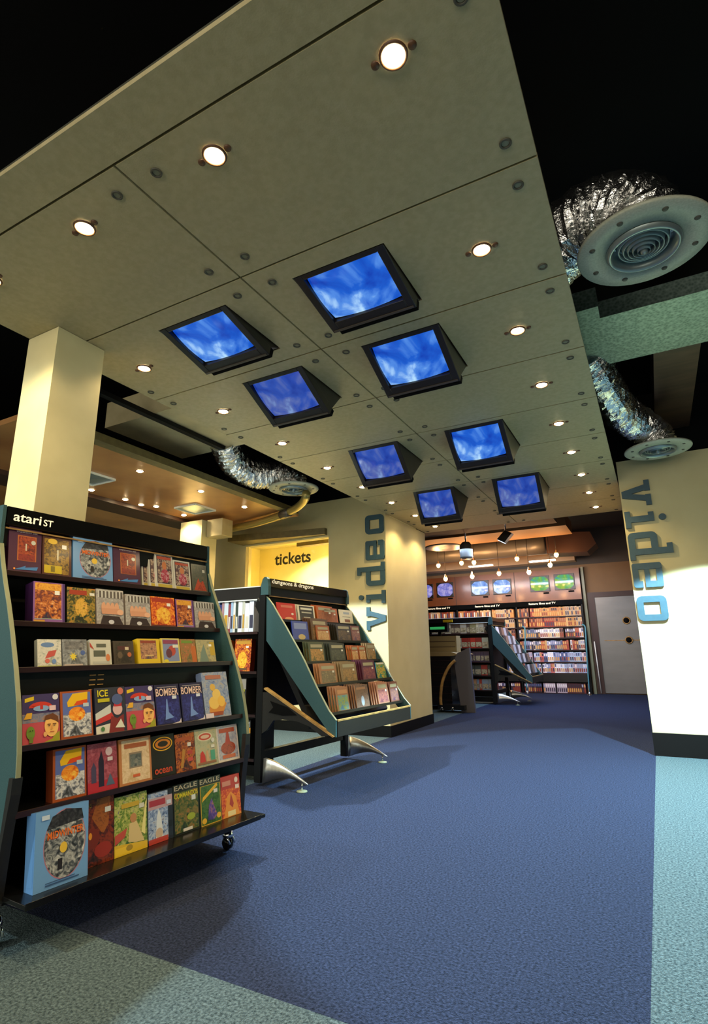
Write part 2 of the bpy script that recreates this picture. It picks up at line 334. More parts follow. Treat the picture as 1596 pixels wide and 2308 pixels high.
for x, y, l in LL:
    downlight(x, y, ZC+.02, 'glowing downlight in the glossy brown ceiling, '+l, 'downlights in the brown ceiling', 20, False)
for x, y, l in [(-3.48, 6.2, 'right'), (-4.0, 6.35, 'left')]:
    downlight(x, y, 2.42, 'glowing downlight inside the yellow ticket booth, %s one' % l, 'ticket booth lights', 140, False)
for x, y, l in [(-4.264, 4.274, 'beside the far pale column'), (-4.28, 2.98, 'half hidden by the cream column')]:
    t = empty('square_light', (x, y, ZC+.015)); tag(t, 'square mirrored pyramid light in the brown ceiling, '+l, 'ceiling light', 'square mirrored lights')
    b = MB(); s_ = .15
    b.add([(-s_,-s_,0),(s_,-s_,0),(s_,s_,0),(-s_,s_,0),(0,0,-.012)], [(0,1,4),(1,2,4),(2,3,4),(3,0,4)], M['mirror']); b.build('reflector', t)
    b = MB()
    for q in ((-s_,s_,-s_-.012,-s_),(-s_,s_,s_,s_+.012),(-s_-.012,-s_,-s_,s_),(s_,s_+.012,-s_,s_)): b.box(q[0],q[1],q[2],q[3],-.012,.006, M['white'])
    b.build('frame', t)
# ================================================================ TELEVISIONS in the slab
def curved_screen(w, h, d, mt, n=10, corner=.06):
    mb = MB(); v = []; f = []
    for j in range(n+1):
        for i in range(n+1):
            a = i/n*2-1; c = j/n*2-1
            x = a*w/2*(1-.03*c*c); z = c*h/2*(1-.05*a*a)
            v.append((x, d*(a*a+c*c)/2, z))
    for j in range(n):
        for i in range(n): k = j*(n+1)+i; f.append((k, k+1, k+n+2, k+n+1))
    mb.add(v, f, mt, True); return mb
names = ['first pair, right', 'first pair, left', 'second pair, left', 'second pair, right', 'third pair, left', 'third pair, right', 'last pair, left', 'last pair, right']
for i, (x0, x1, yt, yb, zb, sm) in enumerate(TVS):
    Wd = x1-x0; dy = yb-yt; dz = zb-ZC; H = math.hypot(dy, dz)
    e = Vector((0, dy/H, dz/H))                 # down the face
    nrm = Vector((0, e.z, -e.y))                # facing out of the screen, down and towards the viewer
    M4 = Matrix(((1,0,0,(x0+x1)/2), (0,-nrm.y,-e.y,yt), (0,-nrm.z,-e.z,ZC), (0,0,0,1)))   # local x, y = inwards, z = up the face
    t = empty('television', M4=M4); tag(t, 'black television sloping down from the pale ceiling, %s, blue picture' % names[i], 'television', 'televisions hanging from the pale ceiling')
    hw = Wd/2; fr = .036; bt = .058
    b = MB()
    b.box(-hw, -hw+fr, 0, .05, -H, 0, M['tvbody']); b.box(hw-fr, hw, 0, .05, -H, 0, M['tvbody']); b.box(-hw+fr, hw-fr, 0, .05, -fr*.7, 0, M['tvbody']); b.box(-hw+fr, hw-fr, 0, .05, -H, -H+bt, M['tvbody'])
    b.box(-hw+fr, hw-fr, .032, .05, -H+bt, -fr*.7, M['tvbody']); b.build('front_frame', t, bevel=.003)
    # tapering case that goes back up into the panel
    tn = max(.05, (BACKY[i]-yb)); D = .33
    b = MB(); a0 = (-hw, .05, -H); a1 = (hw, .05, -H); a2 = (hw, .05, 0); a3 = (-hw, .05, 0); k = .80
    mid = .17; low = -H
    ly = (BACKY[i]-yt)*(-e.z); lz = -(BACKY[i]-yt)*e.y; hw2 = hw-.002
    P = [(.05, 0), (.05, -H), (ly, lz), (ly+.12, lz+.01), (ly+.12, 0)]
    b.prism(P, -hw2, hw2, 'x', M['tvbody']); b.build('case', t)
    b = curved_screen(Wd-2*fr, H-bt-fr*.7, .018, M[sm]); b.build('screen', t, Matrix.Translation((0, .006, (-H+bt-fr*.7)/2)))
    b = MB(); b.box(-hw+.01, hw-.01, -.004, .0, -H+.006, -H+.016, M['tvstrip']); b.build('control_strip', t)
    b = MB(); b.box(-hw+.03, hw, .004, .05, -H-.022, -H, M['black']); b.build('base', t)
b = MB(); t4 = TVS[2]
# ================================================================ AIR DIFFUSERS, DUCTS
def diffuser(x, y, z, R, label, open_=False, tilt=None):
    t = empty('air_diffuser', (x, y, z)); tag(t, label, 'air diffuser', 'round air diffusers')
    b = MB(); b.lathe([(R*.55, .02), (R*.56, 0), (R*.98, 0), (R, .006), (R, .014), (R*.55, .03)], (0,0,0), M['diff'], 56); b.build('rim', t)
    b = MB(); b.lathe([(R*.56, -.002), (R*.53, -.018), (R*.50, -.02), (R*.46, .0), (R*.44, .03), (R*.44, .08)], (0,0,0), M['grille'], 48); b.build('collar', t)
    b = MB()
    for k in range(5 if not open_ else 3):
        r_ = R*(.40-.075*k); b.lathe([(r_, .03-.006*k), (r_*.93, .0-.006*k), (r_*.88, .002-.006*k), (r_*.9, .03-.006*k)], (0,0,0), M['grille'], 40)
    b.lathe([(0, -.03), (R*.05, -.028), (R*.07, .02)], (0,0,0), M['grille'], 20); b.build('grille', t)
    b = MB(); b.lathe([(0, .08), (R*.45, .08)], (0,0,0), M['black'], 24); b.build('throat', t)
    sm_ = MB(); sm_.lathe([(0, -.004), (.010, -.004), (.012, 0)], (0,0,0), M['hole'], 12); me = sm_.mesh('bolt')
    for k in range(8):
        o = bpy.data.objects.new('bolt', me); COL.objects.link(o); o.parent = t; a = PI/8+k*PI/4; o.location = (R*.8*math.cos(a), R*.8*math.sin(a), 0)
diffuser(.155, 2.245, 2.46, .252, 'large round grey air diffuser in the dark void, nearest on the right')
diffuser(.205, 4.98, 2.46, .252, 'round air diffuser above the right video sign', True)
diffuser(-3.04, 4.38, 2.46, .252, 'round cream air diffuser by the curved pipe on the left', True)
def bez(P, n):
    P = [Vector(p) for p in P]; out = []
    for k in range(n):
        t = k/(n-1)*(len(P)-1); i = min(int(t), len(P)-2); f = t-i
        p0 = P[max(i-1, 0)]; p1 = P[i]; p2 = P[i+1]; p3 = P[min(i+2, len(P)-1)]
        out.append(.5*((2*p1)+(-p0+p2)*f+(2*p0-5*p1+4*p2-p3)*f*f+(-p0+3*p1-3*p2+p3)*f**3))
    return out
def flex(P, r, n, label):
    b = MB(); b.tube(bez(P, n), r, M['foil'], 26, .075); rng = random.Random(5)
    b.v = [tuple(c+rng.uniform(-.006, .006) for c in v) for v in b.v]; b.sm = [False]*len(b.sm); tag(b.build('flexible_duct'), label, 'duct', 'foil air ducts')
flex([(.155, 2.25, 2.50), (.15, 2.25, 2.60), (.05, 2.27, 2.68), (-.10, 2.35, 2.72), (-.32, 2.6, 2.74), (-.6, 2.9, 2.76)], .155, 60, 'crinkled silver foil duct behind the large right diffuser')
flex([(.205, 4.98, 2.50), (.20, 4.98, 2.58), (.10, 4.85, 2.66), (-.04, 4.5, 2.70), (-.14, 4.0, 2.76), (-.2, 3.7, 2.84)], .135, 90, 'crinkled silver foil duct sweeping down to the far right diffuser')
flex([(-3.04, 4.38, 2.50), (-3.06, 4.36, 2.57), (-3.17, 4.25, 2.60), (-3.30, 4.08, 2.58), (-3.32, 3.8, 2.62), (-3.22, 3.52, 2.74)], .13, 80, 'crinkled silver foil duct dropping to the left diffuser')
b = MB(); b.box(-.9, 2.2, 3.19, 3.80, 2.75, 2.86, M['galv']); t = tag(b.build('air_duct'), 'wide galvanised duct crossing the void on the right', 'duct')
b = MB(); b.box(-.9, -.055, 3.05, 3.19, 2.745, 2.87, M['galv']); b.build('duct_flange', t)
b = MB(); b.box(.225, .50, 3.81, 5.48, 2.80, 2.95, M['copperduct']); tag(b.build('air_duct'), 'dull brown duct running behind the galvanised one', 'duct')
t = empty('air_duct', (-3.2, 3, 2.66)); tag(t, 'flat steel duct with a dark strut beneath, above the left lights', 'duct')
b = MB(); b.box(-.55, .62, -.30, .55, 0, .22, M['galvd']); b.build('duct_box', t)
b = MB(); b.box(-.02, .03, -.95, .62, -.04, -.005, M['blackmat']); b.build('strut', t)
# ================================================================ VIDEO lettering
def rr(x0, y0, x1, y1, r, n=5):
    P = []
    for cx, cy, a0 in ((x1-r, y0+r, -PI/2), (x1-r, y1-r, 0), (x0+r, y1-r, PI/2), (x0+r, y0+r, PI)):
        for k in range(n+1): a = a0+PI/2*k/n; P.append((cx+r*math.cos(a), cy+r*math.sin(a)))
    return P
def ringed(mb, x0, y0, x1, y1, r, hx0, hy0, hx1, hy1, T, d):
    O = rr(x0, y0, x1, y1, r); I = rr(hx0, hy0, hx1, hy1, .004); n = len(O)
    v = [T(p[0], p[1], 0) for p in O]+[T(p[0], p[1], 0) for p in I]+[T(p[0], p[1], d) for p in O]+[T(p[0], p[1], d) for p in I]
    f = []
    for k in range(n):
        j = (k+1) % n; f += [(k, j, n+j, n+k), (2*n+k, 3*n+k, 3*n+j, 2*n+j), (k, 2*n+k, 2*n+j, j), (n+k, n+j, 3*n+j, 3*n+k)]
    mb.add(v, f, M['letter'])
_k = [0]
def poly(mb, P, T, d):
    n = len(P); _k[0] = (_k[0]+1) % 6; d = d+.0007*_k[0]+.0004; mb.add([T(p[0], p[1], 0) for p in P]+[T(p[0], p[1], d) for p in P], [tuple(range(n)), tuple(range(n, 2*n))[::-1]]+[(i, (i+1) % n, n+(i+1) % n, n+i) for i in range(n)], M['letter'])
def letter(mb, ch, w, T, d=.022, h=.235):
    # u across 0..w, v up 0..h (x-height), strokes thick s
    s = .055
    if ch == 'o': ringed(mb, 0, 0, w, h, .045, s, s, w-s, h-s, T, d)
    if ch == 'e':
        ringed(mb, 0, 0, w, h, .045, s, .135, w-s, h-.048, T, d) if False else None
        poly(mb, rr(0, 0, s, h, .02), T, d); poly(mb, rr(0, h-.048, w, h, .022), T, d); poly(mb, rr(w-s, .095, w, h-.004, .02), T, d)
        poly(mb, [(0, .095), (w, .095), (w, .135), (0, .135)], T, d); poly(mb, rr(0, 0, w, .048, .022), T, d); poly(mb, [(w-s, .02), (w, .03), (w, .075), (w-s, .075)], T, d)
    if ch == 'd':
        ringed(mb, 0, 0, w-.02, h, .045, s, s, w-.02-s, h-s, T, d); poly(mb, [(w-.02-s, 0), (w-.02, 0), (w-.02, .345), (w-.02-s, .345)], T, d)
        poly(mb, [(w-.02-s-.035, .30), (w-.02-s, .30), (w-.02-s, .345), (w-.02-s-.035, .345)], T, d); poly(mb, [(w-.02, 0), (w+.025, 0), (w+.025, .045), (w-.02, .045)], T, d)
    if ch == 'i':
        c = w/2; poly(mb, [(c-s/2, 0), (c+s/2, 0), (c+s/2, h), (c-s/2, h)], T, d); poly(mb, [(0, 0), (c-s/2, 0), (c-s/2, .045), (0, .045)], T, d); poly(mb, [(c+s/2, 0), (w, 0), (w, .045), (c+s/2, .045)], T, d)
        poly(mb, [(c-s/2-.03, h-.045), (c-s/2, h-.045), (c-s/2, h), (c-s/2-.03, h)], T, d)
        poly(mb, [(c+.028*math.cos(a*PI/8), h+.065+.030*math.sin(a*PI/8)) for a in range(16)], T, d)
    if ch == 'v':
        c = w/2; poly(mb, [(.03, h), (c-.03, 0), (c+.03, 0), (w-.03, h), (w-.085, h), (c, .075), (.085, h)], T, d)
        poly(mb, [(0, h-.045), (.10, h-.045), (.10, h), (0, h)], T, d); poly(mb, [(w-.10, h-.045), (w, h-.045), (w, h), (w-.10, h)], T, d)
def video_sign(baseX, zs, side, label):
    t = empty('wall_lettering', (baseX, YW, 1.2)); tag(t, label, 'sign', 'video wall signs')
    for ch, za, zb in zs:
        w = zb-za; mb = MB()
        if side == 'L': T = lambda u, v, dd, za=za: (-v, -.001-dd, za+u-1.2)             # reads upwards, tops to the left
        else: T = lambda u, v, dd, zb=zb: (v, -.001-dd, zb-u-1.2)                         # reads downwards, tops to the right
        letter(mb, ch, w, T); mb.build('letter_'+ch, t)
video_sign(-2.562, [('v', 1.09, 1.34), ('i', 1.38, 1.52), ('d', 1.575, 1.81), ('e', 1.865, 2.085), ('o', 2.165, 2.385)], 'L', 'teal slab letters video running up the wall left of the passage')
video_sign(-.118, [('v', 2.125, 2.36), ('i', 1.925, 2.08), ('d', 1.655, 1.88), ('e', 1.385, 1.60), ('o', 1.095, 1.31)], 'R', 'teal slab letters video running down the wall right of the passage')
# ================================================================ GAME BOX COVERS
def cov(seed, pal): return ART(pal, seed)
def make_box(name, w, h, d, side, prims, spine=None, pad=0):
    mb = MB(); sm = C(side, .4, .3) if isinstance(side, str) else side
    mb.box(0, w, 0, d, 0, h, sm); y = -.0004
    for p in prims:
        k = p[0]; mt = p[-1] if not isinstance(p[-1], str) else (ART(p[-1][2:], hash(p[-1]) % 7 if 0 else len(p[-1]) % 7) if p[-1].startswith('a:') else C(p[-1], .4, .3))
        if k == 'r': x0, z0, x1, z1 = p[1:5]; mb.add([(x0*w, y, z0*h), (x1*w, y, z0*h), (x1*w, y, z1*h), (x0*w, y, z1*h)], [(0,1,2,3)], mt)
        elif k == 'e':
            cx, cz, rx, rz = p[1:5]; mb.add([(w*(cx+rx*math.cos(a*PI/14)), y, h*(cz+rz*math.sin(a*PI/14))) for a in range(28)], [tuple(range(28))], mt)
        elif k == 'p': mb.add([(w*q[0], y, h*q[1]) for q in p[1]], [tuple(range(len(p[1])))], mt)
        elif k == 't': put_text(mb, p[1], p[2]*w, p[3]*h, p[4]*w, p[5]*h, y, mt)
        y -= .0003
    if spine:
        mb.add([(-.0005, .1*d, .08*h), (-.0005, .9*d, .08*h), (-.0005, .9*d, .92*h), (-.0005, .1*d, .92*h)], [(0,3,2,1)], C(spine, .4, .3))
    return mb
STK = ('r', .66, .70, .82, .80, '#f0efe6')
D = {
 'purple_art': ('#3a1030', [('r', .0,0,1,1,'#451238'), ('r', .26,.27,.84,.84,'#b8662a'), ('r', .29,.29,.81,.82,'a:2a0c10-7a2418-b04a20-1a0808'), ('r', .3,.28,.8,.42,'a:7a1818-8f2a20-5a1010'), ('r', .5,.5,.54,.66,'#cfc8b0'), ('e', .74,.7,.07,.05,'#c9cabc'), ('t','expansion set',.22,.89,.86,.94,'#c8b8c0'), ('p',((.18,.06),(.52,.16),(.50,.12),(.9,.16),(.86,.08),(.5,.07)),'#3f7fc0'), ('e', .18,.08,.03,.02,'#ff9a30')]),
 'gold_scene': ('#3c1a0c', [('r', 0,0,1,1,'#4a1c0e'), ('r', .06,.06,.92,.92,'a:1a140a-5a4210-a07a18-2a2230'), ('e', .34,.86,.16,.07,'#e8c040'), ('r', .5,.4,.54,.66,'#d8d0b0'), ('r', .06,.07,.66,.26,'#c8ae18'), ('r', .28,.1,.42,.24,'#7a6a10'), STK]),
 'blue_oval': ('#5f92cc', [('r', 0,0,1,1,'#6fa0d6'), ('e', .55,.52,.40,.45,'#b87888'), ('e', .55,.52,.385,.435,'a:15181c-4c5258-a8aaa8-dcdcd8'), ('p',((.2,.74),(.9,.78),(.86,.92),(.56,.965),(.3,.9)),'a:101014-2a2a30-4a4c50'), ('e', .52,.47,.07,.07,'#e8c040'), ('r', .42,.2,.5,.34,'#241c1c'), ('t','MIDWINTER',.22,.605,.9,.70,'#a02010'), ('t','MIDWINTER',.215,.613,.895,.708,'#f07828'), ('r', .2,.045,.82,.06,'#35507c'), ('r', .2,.075,.74,.085,'#35507c'), ('r', .1,.88,.24,.94,'#c8d8e8')]),
 'white_red': ('#c9c4b4', [('r', 0,0,1,1,'#d5d0c2'), ('r', .08,.14,.92,.95,'#3a2c34'), ('r', .12,.16,.9,.93,'a:1c1820-5c3a40-c0a890-3a2a3a'), ('e', .5,.66,.13,.12,'#c87848'), ('e', .52,.36,.24,.20,'a:7a1830-b03048-d8c8d0'), ('r', .1,.84,.9,.92,'#b84a30'), ('r', .1,.03,.9,.12,'#c0a83c')]),
 'dark_flame': ('#4a4438', [('r', 0,0,1,1,'#57564a'), ('r', .06,.05,.94,.95,'a:3c4238-4c5040-6a5a48'), ('p',((.1,.06),(.4,.5),(.5,.34),(.7,.42),(.92,.06)),'a:8a2814-c04420-5a1c10'), ('r', .7,.72,.86,.82,'#c9c4b4')]),
 'battle': ('#3a1c4c', [('r', 0,0,1,1,'#4c2a6c'), ('r', .0,.0,.92,1,'#8a5aa0'), ('r', .05,.1,.88,.98,'a:1c2440-7a2c18-d07830-f0c890'), ('r', .05,.80,.88,.97,'a:c88020-e8a830-b05018'), ('r', .02,.01,.36,.07,'#c89030'), ('r', .04,.09,.9,.1,'#c0d8c0'), STK]),
 'warriors': ('#101410', [('r', 0,0,1,1,'a:0c1008-2c3c14-a8882c-d05820'), ('r', .08,.8,.7,.93,'#a03010'), ('e', .5,.45,.22,.26,'a:2c4c14-c89830-e0b048-701c10'), ('r', .8,.8,.98,.88,'#e8e4d8')]),
 'fist': ('#9a9088', [('r', 0,0,1,1,'a:80787c-a8a4a0-c8c4c0'), ('r', .06,.76,.94,.96,'#c8c8c4')]+[('r', .1+.13*k,.76,.17+.13*k,.95,'#58504c') for k in range(7)]+[('e', .24+.16*k,.46,.085,.17,'#d8a080') for k in range(4)]+[('r', .17,.3,.84,.46,'#cf9474'), ('e', .84,.36,.12,.08,'#e0ac8c'), ('p',((.1,.0),(.2,.26),(.8,.24),(.95,.0)),'#2a1a20'), ('e', .5,.08,.1,.06,'#c8c8d0')]),
 'orange_fire': ('#b84a14', [('r', 0,0,1,1,'a:7a1408-c84010-f09020-f8c040'), ('r', .04,.82,.96,.96,'#a82c10'), ('e', .5,.38,.3,.28,'a:c86010-f0b030-f8d860'), ('r', .0,0,1,.07,'#5a1008'), STK]),
 'comic_white': ('#a8a898', [('r', 0,0,1,1,'a:98a098-c8c8bc-d8d4c8-88908c'), ('e', .42,.80,.28,.09,'#6080b0'), ('p',((.3,.3),(.7,.4),(.8,.62),(.45,.56)),'#c05048'), ('e', .4,.22,.1,.08,'#d06858'), ('e', .68,.2,.09,.09,'#6a8ac0'), ('r', .02,.0,.98,.05,'#a8b04c')]),
 'grey_star': ('#707478', [('r', 0,0,1,1,'a:54585c-84888c-b0b4b4'), ('r', .08,.62,.9,.92,'a:3c3c40-6c6c70-90908c'), ('p',tuple((.42+(.17 if k%2 else .08)*math.cos(k*PI/8), .36+(.17 if k%2 else .08)*math.sin(k*PI/8)) for k in range(16)),'#e0c83c'), ('e', .82,.5,.1,.09,'#48609c'), ('r', .05,.03,.8,.08,'#b8a8a0')]),
 'news': ('#b8b4a4', [('r', 0,0,1,1,'#c4c2b4'), ('r', .16,.34,.72,.58,'#54584c'), ('r', .3,.7,.76,.84,'#5a5c50'), ('p',((.0,.72),(.2,.6),(.0,.9)),'#b03c30'), ('r', .1,.06,.9,.16,'#b0b0a8'), ('e', .82,.3,.1,.14,'#c87848')]),
 'dark_poster': ('#2c241c', [('r', 0,0,1,1,'#3a3028'), ('r', .1,.08,.86,.92,'a:181410-30281e-4a3c2c'), ('r', .2,.62,.8,.78,'#4a1c1c'), ('r', .56,.62,.74,.74,'#c8b89c'), ('e', .3,.4,.12,.14,'#5c4c3c'), ('e', .76,.42,.1,.1,'#b06038')]),
 'yellow_frame': ('#c8a81c', [('r', 0,0,1,1,'#d4b424'), ('r', .12,.2,.86,.94,'a:4a3c50-8a6048-b88868-6a3c30'), ('r', .15,.82,.83,.92,'#8a3824'), ('r', .3,.3,.7,.36,'#caa870')]),
 'cherry': ('#c8b038', [('r', 0,0,1,1,'#d0c060'), ('r', .08,.08,.92,.95,'#7a86ac'), ('e', .55,.5,.2,.2,'#b04438'), ('e', .38,.4,.16,.18,'#5c3040'), ('r', .1,.78,.9,.93,'#883858'), ('e', .2,.1,.12,.06,'#d8c82c'), ('r', .6,.62,.9,.74,'#d8d4c4')]),
 'olive_comic': ('#6a5c30', [('r', 0,0,1,1,'a:5c5c38-8a7040-a86038-c0b080'), ('r', .1,.82,.8,.94,'#6a8a30'), ('r', .7,.0,1,.7,'#b8642c')]),
 'sand': ('#8a7c48', [('r', 0,0,1,1,'a:7c8068-a8a078-c0b070'), ('p',((.1,.0),(.6,.0),(.4,.8),(.2,.4)),'#708478'), ('r', .72,.3,.98,.9,'#b89c30'), STK]),
 'space_man': ('#3a2c5c', [('r', 0,0,1,1,'#3c3064'), ('r', .0,.0,1,.44,'#c04c58'), ('r', .0,.42,1,.6,'a:5c5c78-7c8098-c08030'), ('p',((.06,.84),(.3,.88),(.3,.96),(.06,.92)),'#e0c020'), ('p',tuple((.48+.32*math.cos(PI*k/8), .72+.12*math.sin(PI*k/8)) for k in range(9))+((.6,.72),(.48,.76),(.36,.72)),'#c83424'), ('e', .5,.7,.22,.06,'#88a8d0'), ('r', .46,.68,.54,.76,'#c03030'), ('e', .88,.92,.08,.06,'#d8d8e0'), ('p',((.55,.0),(.98,.0),(.98,.2),(.82,.12),(.78,.06)),'#9a9a28'), ('e', .76,.32,.19,.22,'#f0b868'), ('p',((.56,.44),(.6,.54),(.8,.58),(.94,.5),(.96,.36),(.86,.42),(.74,.46)),'#6a3c20'), ('e', .2,.22,.11,.13,'#6c8c30'), ('r', .16,.02,.26,.14,'#6c7c30'), ('p',((.02,.5),(.1,.62),(.24,.62),(.22,.5)),'#e0a830'), ('r', .7,.64,.88,.74,'#e0c0c8'), ('e', .58,.16,.05,.05,'#e0a868'), ('r',.64,.345,.73,.365,'#6a3c20'), ('r',.78,.345,.88,.365,'#6a3c20'), ('r',.66,.315,.71,.33,'#30282c'), ('r',.8,.315,.85,.33,'#30282c'), ('r',.70,.19,.82,.205,'#a03c2c'), ('p',((.74,.33),(.77,.33),(.78,.25),(.72,.25)),'#d89850'), ('r',.16,.25,.19,.27,'#202c10'), ('r',.22,.25,.25,.27,'#202c10')]),
 'city_boom': ('#7a3418', [('r', 0,0,1,1,'#a04c20'), ('r', .07,.05,.95,.96,'#5a6cb0'), ('r', .08,.05,.94,.5,'a:303438-787c88-d8d8d8-704a38'), ('e', .5,.5,.26,.15,'a:c84410-f09020-f8d860'), ('p',((.22,.66),(.2,.76),(.38,.94),(.86,.96),(.84,.72),(.54,.68)),'#e8b818'), ('p',((.4,.68),(.84,.7),(.84,.8),(.5,.77)),'#d84818'), ('r', .7,.64,.88,.72,'#b8c8d0')]),
 'ice': ('#24283c', [('r', 0,0,1,1,'#2c3040'), ('p',((0,.0),(.6,.0),(.58,.22),(0,.16)),'#d8d4c8'), ('p',((0,.3),(.5,.42),(.5,.62),(0,.44)),'#c8ccc8'), ('p',((0,.2),(.6,.32),(.52,.44),(0,.3)),'#c03434'), ('p',((.4,.0),(.9,.0),(.92,.38),(.7,.3),(.5,.36)),'#802c2c'), ('e', .72,.5,.16,.13,'#d8b0b0'), ('r', .6,.56,.86,.66,'#c02c38'), ('e', .72,.72,.18,.12,'#4c5c8c'), ('e', .84,.9,.1,.08,'#c87060'), ('t','ICE',.08,.8,.42,.95,'#e0d020'), ('r', .08,.68,.46,.76,'#b8b020'), ('e', .2,.1,.06,.05,'#4c7c48'), ('p',((.6,.1),(.8,.28),(.92,.08)),'#d8d8c8')]),
 'bomber': ('#14122c', [('r', 0,0,1,1,'#1c1840'), ('r', .04,.03,.96,.70,'a:14124c-242470-4048a0'), ('p',((.36,.2),(.44,.62),(.48,.64),(.5,.3),(.7,.16),(.34,.12)),'#7090d0'), ('t','BOMBER',.04,.71,.96,.9,'#e8c8b8'), ('r', .1,.925,.9,.94,'#a8a0a8'), ('p',((.56,.0),(.98,.0),(.98,.12),(.9,.04)),'#d0c8d0'), ('r', .68,.62,.86,.70,'#d0d8e8')]),
 'ship': ('#6a7ca0', [('r', 0,0,1,1,'a:5c70a0-8494b8-a0a8b8-b09c80'), ('p',((.16,.12),(.2,.3),(.7,.42),(.86,.28),(.7,.1),(.4,.06)),'#d08838'), ('e', .38,.32,.2,.14,'#e8c060'), ('e', .5,.5,.16,.12,'#e8c468'), ('e', .38,.66,.1,.08,'#dcb050'), ('e', .66,.34,.14,.12,'#e8b850'), ('r', .14,.84,.74,.93,'#b0705c'), ('p',((.16,.12),(.3,.04),(.66,.04),(.7,.12)),'#9c4420'), ('r', .0,.0,.3,.1,'#d8ccd8')]),
 'pencil': ('#5c1c24', [('r', 0,0,1,1,'a:7a2c40-9c4858-b86878'), ('r', 0,0,1,.22,'#b02838'), ('p',((.36,.1),(.36,.62),(.46,.84),(.54,.62),(.54,.1)),'#241c34'), ('p',((.12,.2),(.12,.5),(.2,.62),(.28,.5),(.28,.2)),'#48405c'), ('e', .72,.8,.12,.09,'#d0b8c0'), ('p',((.6,.1),(.74,.34),(.9,.1)),'#506078'), ('r', .66,.6,.84,.68,'#d8c8cc')]),
 'beige': ('#9c5c30', [('r', 0,0,1,1,'#b87848'), ('r', .08,.05,.94,.96,'a:c8a878-dcc09c-e8d0a8'), ('r', .3,.34,.7,.68,'#8c7c68'), ('r', .33,.37,.67,.64,'a:3c4448-68706c-949084'), ('r', .16,.78,.86,.88,'#a85c38'), ('r', .4,.14,.62,.2,'#cc6038')]),
 'black_oval': ('#141010', [('r', 0,0,1,1,'#18120c'), ('e', .5,.78,.42,.17,'#e8b020'), ('e', .5,.78,.38,.145,'#1c120a'), ('e', .5,.78,.33,.115,'#c87818'), ('e', .5,.78,.22,.07,'#20140a'), ('r', .1,.06,.84,.24,'#18100c'), ('t','ocean',.1,.08,.84,.2,'#c84420')]),
 'red_figure': ('#2c1210', [('r', 0,0,1,1,'a:241014-6c2418-c06820-3c1c24'), ('r', .08,.8,.84,.9,'#a84c20'), ('r', .62,.64,.8,.74,'#d8d4cc'), ('r', .6,.42,.86,.52,'#b03c38'), ('r', .6,.24,.86,.34,'#c04840'), ('p',((.2,.1),(.36,.6),(.5,.56),(.34,.1)),'#b07c30')]),
 'soda': ('#8c8c70', [('r', 0,0,1,1,'a:909878-b0b090-c0a878'), ('e', .46,.78,.34,.12,'#d8ccb0'), ('e', .46,.78,.28,.09,'#c04434'), ('e', .46,.78,.2,.05,'#d8b8a0'), ('p',((.16,.12),(.2,.36),(.3,.42),(.4,.3),(.42,.12)),'#c0302c'), ('p',((.44,.12),(.46,.38),(.54,.42),(.6,.12)),'#c8a078'), ('r', .66,.14,.86,.4,'#4c9c80'), ('r', .06,.06,.9,.12,'#906040'), ('e', .8,.66,.08,.06,'#d8d8d0'), ('r', .7,.46,.86,.54,'#d8d8cc')]),
 'horses': ('#b8b4b4', [('r', 0,0,1,1,'#d8ccc4'), ('r', .06,.06,.94,.95,'a:7c84a4-b0b0bc-c8c0c0'), ('e', .5,.36,.34,.18,'a:702820-a84830-5c1c1c'), ('p',((.36,.46),(.46,.8),(.56,.8),(.62,.46)),'#a83c30'), ('r', .12,.8,.84,.92,'#b05038'), ('r', .2,.08,.8,.18,'#c05c30')]),
 'brown_pen': ('#24100c', [('r', 0,0,1,1,'a:180a08-5c1c10-8c3414-24100c'), ('p',((.34,.7),(.5,.96),(.9,.98),(.84,.56),(.7,.44),(.62,.46)),'a:8c4818-a86024-5c2810'), ('e', .34,.4,.24,.15,'#7c2812'), ('e', .68,.2,.26,.11,'#9c2c18'), ('e', .3,.44,.05,.05,'#f09c28'), ('t','DEGAS',.04,.86,.32,.92,'#a88428'), ('r', .72,.74,.9,.82,'#d8dcdc'), ('r', .06,.05,.18,.07,'#e04830')]),
 'knight': ('#2c4c2c', [('r', 0,0,1,1,'a:2c4c30-6c8c30-c8c870-3c3c7c'), ('p',((.0,.0),(1,.0),(1,.12),(.0,.2)),'#e0b828'), ('r', .02,.02,.5,.14,'#f0c830'), ('e', .44,.1,.1,.05,'#a88820'), ('p',((.4,.2),(.44,.5),(.66,.52),(.8,.3),(.9,.14),(.6,.16)),'#d8c088'), ('e', .56,.58,.1,.08,'#c08858'), ('p',((.8,.3),(.94,.8),(.99,.86),(.92,.24)),'#e8e090'), ('r', .2,.78,.74,.86,'#c8a838'), ('r', .74,.72,.9,.8,'#d8d8c8'), ('p',((.0,.2),(.3,.3),(.36,.44),(.0,.36)),'#c05040')]),
 'rocket': ('#181c30', [('r', 0,0,1,1,'#1c2030'), ('r', .04,.04,.8,.98,'a:2c4068-7890c0-b8c8e0-603048'), ('r', .04,.66,.98,.88,'#c0a0a8'), ('r', .08,.72,.7,.84,'#a83848'), ('p',((.3,.1),(.36,.5),(.44,.66),(.52,.5),(.6,.1)),'#d8e0e8'), ('e', .44,.18,.14,.1,'#c8b098'), ('r', .04,.0,.78,.1,'#b83c30'), ('r', .82,.24,.96,.36,'#101018'), ('r', .74,.7,.92,.78,'#c8d4e8')]),
